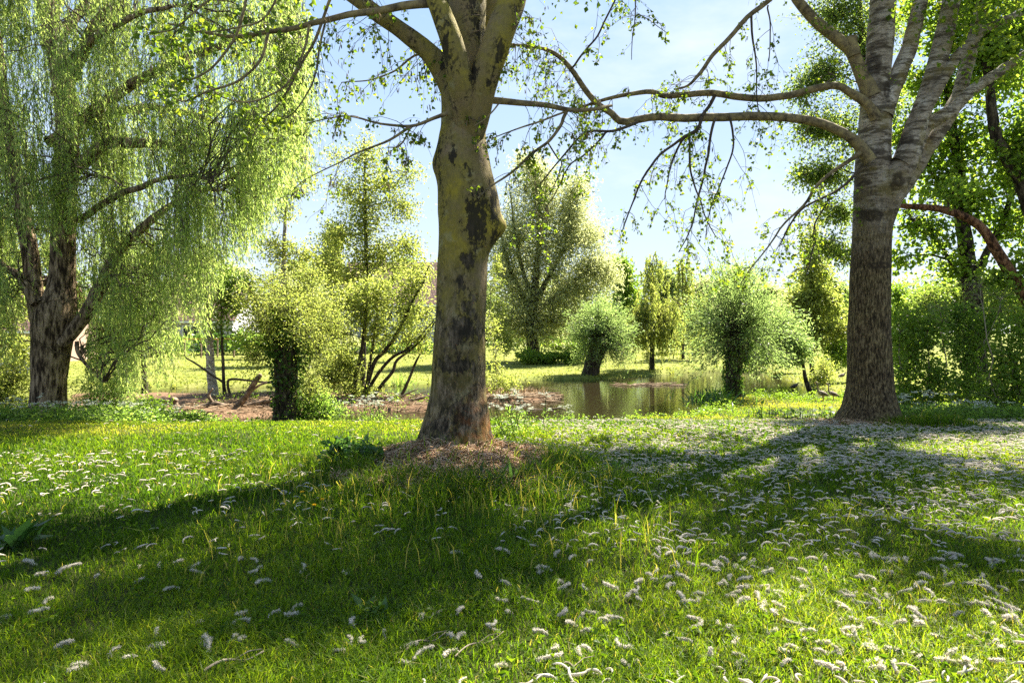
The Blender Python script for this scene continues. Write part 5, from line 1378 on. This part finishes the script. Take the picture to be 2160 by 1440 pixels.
x_ = np.concatenate([x_, rng.uniform(-2, 1.2, 260)]); y_ = np.concatenate([y_, rng.uniform(4, 5.6, 260)]); n = len(x_)
ok = np.hypot(x_ - CT[0] - .1, y_ - CT[1] + .4) > .95; x_, y_ = x_[ok], y_[ok]; n = len(x_)
blades(mb, np.stack([x_, y_, ground(x_, y_)], 1), .12 + .2 * rng.random(n), .003 + .006 * rng.random(n), .15 + .6 * rng.random(n), rng.random(n) * 6.28, r=np.where(rng.random(n) < .3, .92 + .08 * rng.random(n), .2 + .5 * rng.random(n)))
# small round-leaved weeds in the turf
n = 9000
x, y = sample_lawn(n, 2.4, 13, 1.4); ok = (n2(x, y, .5, 31) > .52) & ~in_trunk(x, y) & (sdist(POND, x, y) > .2); x, y = x[ok], y[ok]; n = len(x)
pos = np.repeat(np.stack([x, y, ground(x, y) + .02 + .04 * rng.random(n)], 1), 3, 0) + rng.normal(size=(n * 3, 3)) * np.array([.02, .02, .008])
d = rng.normal(size=pos.shape) * np.array([1, 1, .3]) + np.array([0, 0, .35])
leaves(mb, pos, d, .022 + .02 * rng.random(n * 3), .7, r=.1 + .6 * rng.random(n * 3))
tag(mb.build('lawn_grass', M['grass']), 'lush uneven spring grass covering the near lawn', 'grass', None, 'stuff')

# far lawn tufts
mb = MB()
n = 60000
y = 26 * (62 / 26) ** rng.random(n); x = (rng.random(n) * 2 - 1) * (.82 * y)
ok = (sdist(POND, x, y) > .1) & (rng.random(n) < .3 + n2(x, y, 1.6, 41)); x, y = x[ok], y[ok]; n = len(x)
e = smooth(1.0, .2, sdist(POND, x, y))
blades(mb, np.stack([x, y, ground(x, y)], 1), (.03 + .05 * rng.random(n)) * (1 + 2.2 * e), .022 + .02 * rng.random(n) + .0008 * y, .3 + rng.random(n), rng.random(n) * 6.28, r=np.clip(n2(x, y, 3., 42) * 1.1 - .15 + .3 * rng.random(n), 0, 1))
tag(mb.build('far_lawn_grass', M['far_grass']), 'sunlit yellow-green grass of the lawn across the pond', 'grass', None, 'stuff')

# lush bank vegetation along the near shore
mb = MB()
n = 15000
x = rng.uniform(-9, 13, n); y = rng.uniform(14, 26.6, n)
dp = sdist(POND, x, y)
pr = smooth(1.1, .15, np.abs(dp - .35)) * (.25 + n2(x, y, .6, 51))
pr = pr * np.interp(x, [-9, -4, -2.8, -1.5, 0, 4, 6, 13], [.7, .8, .35, .15, .3, .45, 1, 1])
ok = (rng.random(n) < pr) & (dp > 0); x, y = x[ok], y[ok]; n = len(x)
h = (.08 + .22 * rng.random(n)) * np.interp(x, [-9, -3, 0, 5, 7, 13], [1.2, 1, .7, .8, 1.2, 1.1])
k = 9
z = ground(x, y)
t = rng.random((n, k))
pos = np.stack([np.repeat(x, k), np.repeat(y, k), (z[:, None] + h[:, None] * t).ravel()], 1) + rng.normal(size=(n * k, 3)) * np.array([.05, .05, .015])
d = rng.normal(size=pos.shape) * np.array([1, 1, .5]) + np.array([0, 0, .25])
leaves(mb, pos, d, .05 + .05 * rng.random(n * k), .5, r=np.repeat(rng.random(n) * .5, k) + rng.random(n * k) * .5)
n = 420
x = rng.uniform(-10.5, 2, n); y = rng.uniform(20, 29.5, n); ok = (sdist(ISLAND, x, y) < 0) & (n2(x, y, 1.2, 53) > .52); x, y = x[ok], y[ok]; n = len(x)
h = .1 + .3 * rng.random(n); z = ground(x, y); t = rng.random((n, 14))
pos = np.stack([np.repeat(x, 14), np.repeat(y, 14), (z[:, None] + h[:, None] * t).ravel()], 1) + rng.normal(size=(n * 14, 3)) * np.array([.08, .08, .02])
leaves(mb, pos, rng.normal(size=pos.shape) * np.array([1, 1, .5]) + np.array([0, 0, .25]), .05 + .06 * rng.random(n * 14), .5)
tag(mb.build('bank_undergrowth', M['lush_leaf']), 'bright leafy undergrowth fringing the near pond bank', 'undergrowth', None, 'stuff')
# ground cover under the willow and round the thicket
mb = MB()
n = 5200
x = np.concatenate([rng.uniform(-12.5, -7.0, n // 2), rng.uniform(7.4, 14, n // 2)]); y = np.concatenate([rng.uniform(11.8, 16.5, n // 2), rng.uniform(12.2, 15, n // 2)])
pr = np.where(x < 0, smooth(11.6, 13.0, y + (x + 7) * .25), smooth(12.2, 13.4, y)) * (.4 + n2(x, y, .7, 61))
ok = (rng.random(n) < pr) & (np.hypot(x - wl[0], y - wl[1]) > .5) & (sdist(POND, x, y) > 0); x, y = x[ok], y[ok]; n = len(x)
h = .10 + .28 * rng.random(n); k = 12; z = ground(x, y); t = rng.random((n, k)) ** .8
pos = np.stack([np.repeat(x, k), np.repeat(y, k), (z[:, None] + h[:, None] * t).ravel()], 1) + rng.normal(size=(n * k, 3)) * np.array([.07, .07, .02])
d = rng.normal(size=pos.shape) * np.array([1, 1, .4]) + np.array([0, 0, .2])
leaves(mb, pos, d, .05 + .045 * rng.random(n * k), .6, r=np.repeat(rng.random(n) * .5, k) + rng.random(n * k) * .5)
fl = rng.random(n) < .07
fp = np.repeat(np.stack([x, y, z + h + .08], 1)[fl], 26, 0); fp = fp + rng.normal(size=fp.shape) * np.array([.05, .05, .012])
leaves(mb, fp, rng.normal(size=fp.shape) + np.array([0, 0, .5]), .02, .9, 1)
tag(mb.build('ground_cover', [M['bush_leaf'], M['flower']]), 'nettles and cow parsley covering the ground under willow and thicket', 'ground cover', None, 'stuff')

# straw mound round the centre poplar and litter at the right one
mb = MB()
n = 9000
a = rng.random(n) * 6.28; r = np.sqrt(rng.random(n)) * (.75 + .75 * vnoise(np.stack([np.cos(a) * 2.3, np.sin(a) * 2.3, 0 * a], 1)))
x = CT[0] + .1 + np.cos(a) * r * 1.0; y = CT[1] - .5 + np.sin(a) * r * 1.0
m = 1100
x = np.concatenate([x, RT[0] + rng.normal(size=m) * .62]); y = np.concatenate([y, RT[1] - .25 + rng.normal(size=m) * .4]); n = len(x)
ok = np.hypot(x - CT[0], y - CT[1]) > .36; x, y = x[ok], y[ok]; n = len(x)
z = ground(x, y) + .012 + .05 * rng.random(n)
an = rng.random(n) * 6.28; ln = .06 + .14 * rng.random(n)
d = np.stack([np.cos(an), np.sin(an), rng.normal(size=n) * .3], 1)
t = np.linspace(-.5, .5, 4)
pp = np.stack([x, y, z], 1)[:, None] + d[:, None] * ln[:, None, None] * t[None, :, None]
pp[..., 2] += (1 - (2 * t) ** 2)[None] * ln[:, None] * rng.uniform(-.05, .3, (n, 1))
tubes(mb, pp, np.full((n, 4), .0045) * (.6 + .8 * rng.random((n, 1))), 3, 0, r=rng.random(n))
tag(mb.build('straw_litter', M['straw']), 'dead pinkish straw heaped round the poplar feet', 'straw', None, 'stuff')

# ------------------------------------------------------------------ fallen catkins
def catkin_mesh(k, hi=True):
    """a curved fluffy catkin lying along x, about 0.09 m long"""
    L = .06 + .065 * rng.random(); c = (rng.random() - .5) * 4.2; K = 16 if hi else 7; S = 9 if hi else 5
    t = np.linspace(0, 1, K); a = (t - .5) * c * 1.3
    p = np.stack([np.cumsum(np.cos(a)) / K * L, np.cumsum(np.sin(a)) / K * L, .010 + .012 * np.sin(t * 3.1) * rng.random()], 1); p -= p.mean(0) * np.array([1, 1, 0])
    R_ = (.0042 + .0022 * rng.random()) * (.35 + .65 * np.sin(np.clip(t * 1.02, 0, 1) * np.pi) ** .35) * (1 + .14 * rng.normal(size=K))
    mb = MB(); rock_tube(mb, p, R_, S, amp=.22, freq=160., phase=k * 3.3, cap=True)
    if hi:
        n = 240
        i = rng.integers(1, K - 1, n); dv = nrm(rng.normal(size=(n, 3)))
        leaves(mb, p[i] + dv * R_[i][:, None] * .85, dv + rng.normal(size=(n, 3)) * .5, .006 + .006 * rng.random(n), .3, r=.3 + .7 * rng.random(n))
    mb.R = [np.full(len(q), .35 + .4 * rng.random(), np.float32) if i == 0 else q for i, q in enumerate(mb.R)]
    return mb


def cat_density(px, row, x, y):
    right = smooth(1000, 1250, px)
    d = 24 + 90 * right
    d = d + 135 * smooth(1120, 1300, px) * smooth(1075, 960, row) * smooth(882, 900, row)
    d = d + 26 * smooth(1080, 1000, row) * smooth(940, 965, row) * (1 - right)
    d = d + 90 * smooth(1600, 1900, px) * smooth(1180, 1040, row) * smooth(882, 900, row)
    d = d * np.where((row < 958) & (px < 1010), .12, 1.0)
    d = d * (.1 + 2.4 * n2(x, y, .55, 71, 3) ** 2)
    return d


n = 75000
y = np.sqrt(rng.uniform(2.45 ** 2, 13.2 ** 2, n)); x = (rng.random(n) * 2 - 1) * 1.06 * y
z = ground(x, y); px = CX + x / y * F; row = HY + (H - z) / y * F
area = 1.06 * (13.2 ** 2 - 2.45 ** 2)
den = cat_density(px, row, x, y) * np.where((np.hypot((x - CT[0] - .1) / 1.2, y - CT[1] + .3) < 1.1), .3, 1) * (~in_trunk(x, y))
ok = rng.random(n) < den * area / n
x, y, z, px, row = x[ok], y[ok], z[ok], px[ok], row[ok]
infr = (px > 8) & (px < 2152) & (row < 1432)
order = np.argsort(np.where(infr, y, 1e3 + y))
protos = [catkin_mesh(k).mesh('catkin', [M['catkin']]) for k in range(14)]
first = order[:300]
for j, i in enumerate(first):
    o = bpy.data.objects.new('catkin', protos[j % 14])
    o.location = (x[i], y[i], z[i] + .016 + .028 * rng.random()); o.rotation_euler = (rng.normal() * .25, rng.normal() * .25 if rng.random() < .85 else rng.normal() * .9, rng.random() * 6.28)
    s = .85 + .4 * rng.random(); o.scale = (s, s, s)
    tag(o, 'fluffy grey-white poplar catkin fallen on the grass', 'catkin', 'fallen poplar catkins')
    col.objects.link(o)
rest = order[300:]
lows = []
for k in range(10):
    b = catkin_mesh(k, False); lows.append((np.concatenate(b.V), b.Q[0], b.T[0]))
mb = MB()
for k in range(10):
    ii = rest[k::10]; V, Qd, Td = lows[k]; nk = len(ii)
    an = rng.random(nk) * 6.28; s = .85 + .45 * rng.random(nk)
    til = rng.normal(size=nk) * .2
    c, sn = np.cos(an) * s, np.sin(an) * s
    X = V[None, :, 0] * c[:, None] - V[None, :, 1] * sn[:, None] + x[ii][:, None]
    Yv = V[None, :, 0] * sn[:, None] + V[None, :, 1] * c[:, None] + y[ii][:, None]
    Z = V[None, :, 2] * s[:, None] * 1.1 + V[None, :, 0] * til[:, None] + (z[ii] + .02 + .025 * rng.random(nk))[:, None]
    off = (np.arange(nk) * len(V))[:, None, None]
    mb.add(np.stack([X, Yv, Z], -1).reshape(-1, 3), (Qd[None] + off).reshape(-1, 4), (Td[None] + off).reshape(-1, 3), r=np.repeat(.25 + .6 * rng.random(nk), len(V)))
tag(mb.build('catkin_litter', M['catkin']), 'thick scatter of white catkins over the lawn further back', 'catkins', None, 'stuff')

# ------------------------------------------------------------------ small plants and sticks
def rosette(name, label, px, Y, n, size, ar, mat, up=.7, spread=.12, stem=0, cat='plant', flowers=0):
    b0 = loc(px, Y); t = thing(name, label, cat, b0)
    mb = MB()
    base = b0 + rng.normal(size=(n, 3)) * np.array([spread, spread, 0])
    h = stem * rng.random(n)
    pos = base + np.stack([0 * h, 0 * h, h], 1)
    d = rng.normal(size=(n, 3)) * np.array([.75, .75, .3]) + np.array([0, 0, up])
    d = nrm(d)
    L = size * (.5 + .7 * rng.random(n))
    # each leaf bends: two pieces
    s = nrm(np.cross(d, np.array([0, 0, 1.]) + rng.normal(size=(n, 3)) * .15)); w = (L * ar * .5)[:, None]; Lc = L[:, None]
    m1 = pos + d * Lc * .5; d2 = nrm(d + np.array([0, 0, -.5])); tip = m1 + d2 * Lc * .5
    a0 = pos + d * Lc * .08
    V = np.stack([a0 - s * w * .25, a0 + s * w * .25, m1 + s * w, m1 - s * w, tip + s * w * .1, tip - s * w * .1], 1).reshape(-1, 3)
    b = (np.arange(n) * 6)[:, None]
    mb.add(V, np.concatenate([b + np.array([[0, 1, 2, 3]]), b + np.array([[3, 2, 4, 5]])]), r=np.repeat(rng.random(n), 6))
    part(mb, 'foliage', [M[mat]], t)
    if stem:
        mb = MB(); pp = np.stack([base - np.array([0, 0, .02]), (base + pos) / 2 + rng.normal(size=(n, 3)) * .01, pos + d * .02], 1); tubes(mb, pp, np.full((n, 3), .004), 4); part(mb, 'stem', M['weed_leaf'], t)
    return t


bush('dark broad-leaved weed clump left of the straw mound', 715, 7.4, [(690, 995, 38, 40, 30), (738, 970, 42, 40, 40), (775, 955, 24, 30, 16), (720, 945, 30, 24, 16), (660, 1010, 30, 26, 14)], 12, .07, 'weed_leaf', .8, .06, None, .003, 'plant', 'leafy_weed')
bush('dense green bush closing the thicket beyond the right edge', 2330, 15, [(2290, 760, 70, 70, 90), (2380, 740, 80, 90, 100), (2330, 660, 70, 70, 80)], 20, .1, 'bush_leaf', clump=.2)
bush('bare pale-twigged shrub in front of the maple trunk', 2040, 14.6, [(2060, 610, 60, 46, 60), (1985, 660, 50, 50, 40), (2120, 640, 46, 40, 30)], 3, .07, 'ash_leaf', .5, .15, None, .006, 'bush', 'bush', 'pale_twig')
rosette('dock_plant', 'dock plant with upright leaves at the left edge of the lawn', 22, 4.75, 26, .26, .28, 'weed_leaf', .9, .07)
rosette('dock_plant', 'small spiky weed right of the straw mound', 1292, 7.3, 30, .22, .2, 'weed_leaf', .75, .05)
rosette('dock_plant', 'tuft of narrow dark leaves in front of the straw mound', 1055, 6.6, 30, .26, .14, 'weed_leaf', 1.3, .12)
rosette('dock_plant', 'dark weed tuft low in the grass near the lower centre', 790, 3.6, 30, .12, .3, 'weed_leaf', .8, .05)
rosette('sedge_clump', 'dark sedge clump at the foot of the near pollard', 1500, 22.5, 240, .75, .06, 'ivy_leaf', .8, .5)
rosette('sedge_clump', 'rush tuft on the far lawn left of the centre poplar', 848, 33, 120, .7, .05, 'bush_leaf', 1.1, .3)
rosette('sedge_clump', 'smaller rush tuft beside the centre poplar on the far lawn', 893, 32, 80, .6, .05, 'bush_leaf', 1.1, .25)
rosette('nettle_clump', 'nettle clump on the grass left of the white poplar', 1660, 14, 160, .14, .5, 'bush_leaf', .3, .4, .3)
rosette('nettle_clump', 'leafy weeds between the geese and the white poplar foot', 1745, 14.6, 170, .14, .5, 'bush_leaf', .3, .45, .35)


def cow_parsley(label, px, Y, n, hgt, spread):
    b0 = loc(px, Y); t = thing('cow_parsley', label, 'plant', b0)
    base = b0 + rng.normal(size=(n, 3)) * np.array([spread, spread * .7, 0])
    tip = base + np.stack([rng.normal(size=n) * hgt * .22, rng.normal(size=n) * hgt * .2, hgt * (.65 + .4 * rng.random(n))], 1)
    bp = bez(base, tip, .05, 6, .15)
    mb = MB(); tubes(mb, bp, np.full((n, 6), .0045), 4); part(mb, 'stem', M['weed_leaf'], t)
    mb = MB(); k = 46
    f = rng.random((n, k)) ** 1.5 * .75 * 4.99; i0 = f.astype(int); a = np.arange(n)[:, None]
    pos = bp[a, i0] + rng.normal(size=(n, k, 3)) * np.array([.07, .07, .04])
    leaves(mb, pos.reshape(-1, 3), rng.normal(size=(n * k, 3)) + np.array([0, 0, .2]), .035 + .035 * rng.random(n * k), .4); part(mb, 'foliage', [M['bush_leaf']], t)
    mb = MB(); k = 60
    um = np.repeat(tip, 4, 0) + rng.normal(size=(n * 4, 3)) * np.array([.05, .05, .02])
    fp = np.repeat(um, k // 2, 0); fp = fp + rng.normal(size=fp.shape) * np.array([.018, .018, .005])
    leaves(mb, fp, rng.normal(size=fp.shape) + np.array([0, 0, .6]), .009 + .005 * rng.random(len(fp)), 1., fold=0); part(mb, 'blossom', [M['flower']], t)


cow_parsley('white cow parsley in flower on the bank left of the centre poplar', 782, 16.2, 26, .75, .35)
cow_parsley('cow parsley growing tall right behind the centre poplar', 1092, 9.8, 12, .62, .14)
cow_parsley('cow parsley flowering at the foot of the right thicket', 1925, 13.4, 16, .6, .35)
cow_parsley('faint cow parsley spray at the lip of the near bank', 1135, 16.8, 12, .6, .4)
cow_parsley('cow parsley under the willow beside its trunk', 45, 13.2, 12, .5, .4)


def stick(label, px0, row0, px1, row1, r):
    def gp(px, row):
        Y = F * H / (row - HY)
        for _ in range(4): Y = F * (H - gz((px - CX) / F * Y, Y)) / (row - HY)
        return np.array([(px - CX) / F * Y, Y, gz((px - CX) / F * Y, Y) + .045])
    a, b = gp(px0, row0), gp(px1, row1)
    t = np.linspace(0, 1, 12)[:, None]
    p = a * (1 - t) + b * t; p[:, 1] += .02 * np.sin(t[:, 0] * 5); p[:, 2] += .012 * np.sin(t[:, 0] * 7)
    o = thing('fallen_stick', label, 'stick', a)
    mb = MB(); rock_tube(mb, p, np.linspace(r, r * .5, 12), 8, amp=.12, freq=30, cap=True)
    part(mb, 'stem', M['pale_twig'], o)
    s = p[5]; q = np.stack([s, s + np.array([.05, .04, .02]), s + np.array([.10, .06, .02])])
    mb = MB(); tubes(mb, q, np.array([r * .5, r * .4, r * .25]), 6); part(mb, 'side_twig', M['pale_twig'], o)


stick('pale fallen stick in the grass near the lower edge', 430, 1436, 560, 1392, .007)
stick('thin bent twig lying in the grass right of the lower centre', 855, 1392, 940, 1352, .0045)
stick('long thin twig lying in the grass beside the shorter twig', 960, 1405, 1062, 1350, .004)
stick('dark stick at the lower edge of the lawn', 1185, 1425, 1240, 1440, .006)
stick('dry stalk lying at the right edge of the straw mound', 1090, 1012, 1180, 1002, .006)
# buttercups
for k, (px, row) in enumerate([(635, 1067), (677, 1087), (660, 1100)]):
    Y = F * H / (row - HY); x_ = (px - CX) / F * Y; b0 = np.array([x_, Y, gz(x_, Y)])
    t = thing('buttercup', ['small yellow flower highest of three in the grass', 'small yellow flower furthest right of three in the grass', 'small yellow flower lowest of three in the grass'][k], 'flower', b0, 'yellow flowers in the grass')
    mb = MB(); pp = np.stack([b0, b0 + np.array([.005, 0, .07]), b0 + np.array([.01, 0, .13])]); tubes(mb, pp, np.full(3, .0018), 4); part(mb, 'stem', M['weed_leaf'], t)
    mb = MB(); an = np.arange(7) / 7 * 6.28; d = np.stack([np.cos(an), np.sin(an), np.full(7, .35)], 1)
    leaves(mb, np.repeat((b0 + np.array([.01, 0, .13]))[None], 7, 0), d, .02, .9); part(mb, 'petal_ring', [M['yellow']], t)

# ------------------------------------------------------------------ light, sky, camera
w = bpy.data.worlds.new('World'); scene.world = w; w.use_nodes = True
nt = w.node_tree; nt.nodes.clear()
out = nt.nodes.new('ShaderNodeOutputWorld'); bg = nt.nodes.new('ShaderNodeBackground')
sky = nt.nodes.new('ShaderNodeTexSky'); sky.sky_type = 'NISHITA'; sky.sun_disc = False
sky.sun_elevation = SUN_EL; sky.sun_rotation = SUN_AZ
sky.air_density = 1.0; sky.dust_density = .15; sky.ozone_density = 2.2
tc = nt.nodes.new('ShaderNodeTexCoord')
cl = noise(nt, tc.outputs['Generated'], 2.6, 6, .6, (1, 1, 2.6), (.3, .1, .25))
cm = ramp(nt, cl, [(.5, 0), (.75, .55)])
mx = nt.nodes.new('ShaderNodeMix'); mx.data_type = 'RGBA'
bw = nt.nodes.new('ShaderNodeRGBToBW'); nt.links.new(sky.outputs[0], bw.inputs[0])
dv = math_(nt, 'DIVIDE', 1.0, math_(nt, 'ADD', 1.0, math_(nt, 'MULTIPLY', bw.outputs[0], .16)))
vm = nt.nodes.new('ShaderNodeVectorMath'); vm.operation = 'SCALE'
nt.links.new(sky.outputs[0], vm.inputs[0]); nt.links.new(dv, vm.inputs['Scale'])
sz = nt.nodes.new('ShaderNodeSeparateXYZ'); nt.links.new(tc.outputs['Generated'], sz.inputs[0])
gr = ramp(nt, sz.outputs[2], [(0, (2.25, 2.42, 2.75)), (.12, (1.95, 2.25, 2.7)), (.45, (1.2, 1.75, 2.55)), (1, (.7, 1.2, 2.2))])
sm = mixc(nt, .78, vm.outputs[0], gr.outputs[0])
nt.links.new(cm.outputs[0], mx.inputs[0]); nt.links.new(sm, mx.inputs[6]); mx.inputs[7].default_value = (2.9, 3.0, 3.15, 1)
nt.links.new(mx.outputs[2], bg.inputs[0]); bg.inputs[1].default_value = .08
nt.links.new(bg.outputs[0], out.inputs[0])
sl = bpy.data.lights.new('sun', 'SUN'); sl.energy = 5.0; sl.angle = math.radians(.55); sl.color = (1, .93, .79)
so = bpy.data.objects.new('sun', sl); col.objects.link(so)
sd = Vector((math.sin(SUN_AZ) * math.cos(SUN_EL), math.cos(SUN_AZ) * math.cos(SUN_EL), math.sin(SUN_EL)))
so.rotation_euler = sd.to_track_quat('Z', 'Y').to_euler(); so.location = sd * 60

cam = bpy.data.cameras.new('camera'); co = bpy.data.objects.new('camera', cam); col.objects.link(co)
cam.sensor_fit = 'HORIZONTAL'; cam.sensor_width = 36; cam.lens = 36 * F / 2160
cam.shift_y = -20 / 2160
cam.clip_start = .05; cam.clip_end = 2000
co.location = (0, 0, H); co.rotation_euler = (math.pi / 2, 0, 0)
scene.camera = co
vs = scene.view_settings
vs.view_transform = 'Standard'; vs.look = 'None'; vs.gamma = 1; vs.exposure = 2.4
scene.render.film_transparent = False
cy = scene.cycles
cy.max_bounces = 10; cy.diffuse_bounces = 8; cy.glossy_bounces = 3; cy.transmission_bounces = 5; cy.transparent_max_bounces = 4
cy.sample_clamp_indirect = 6; cy.caustics_reflective = False; cy.caustics_refractive = False
cy.use_denoising = False
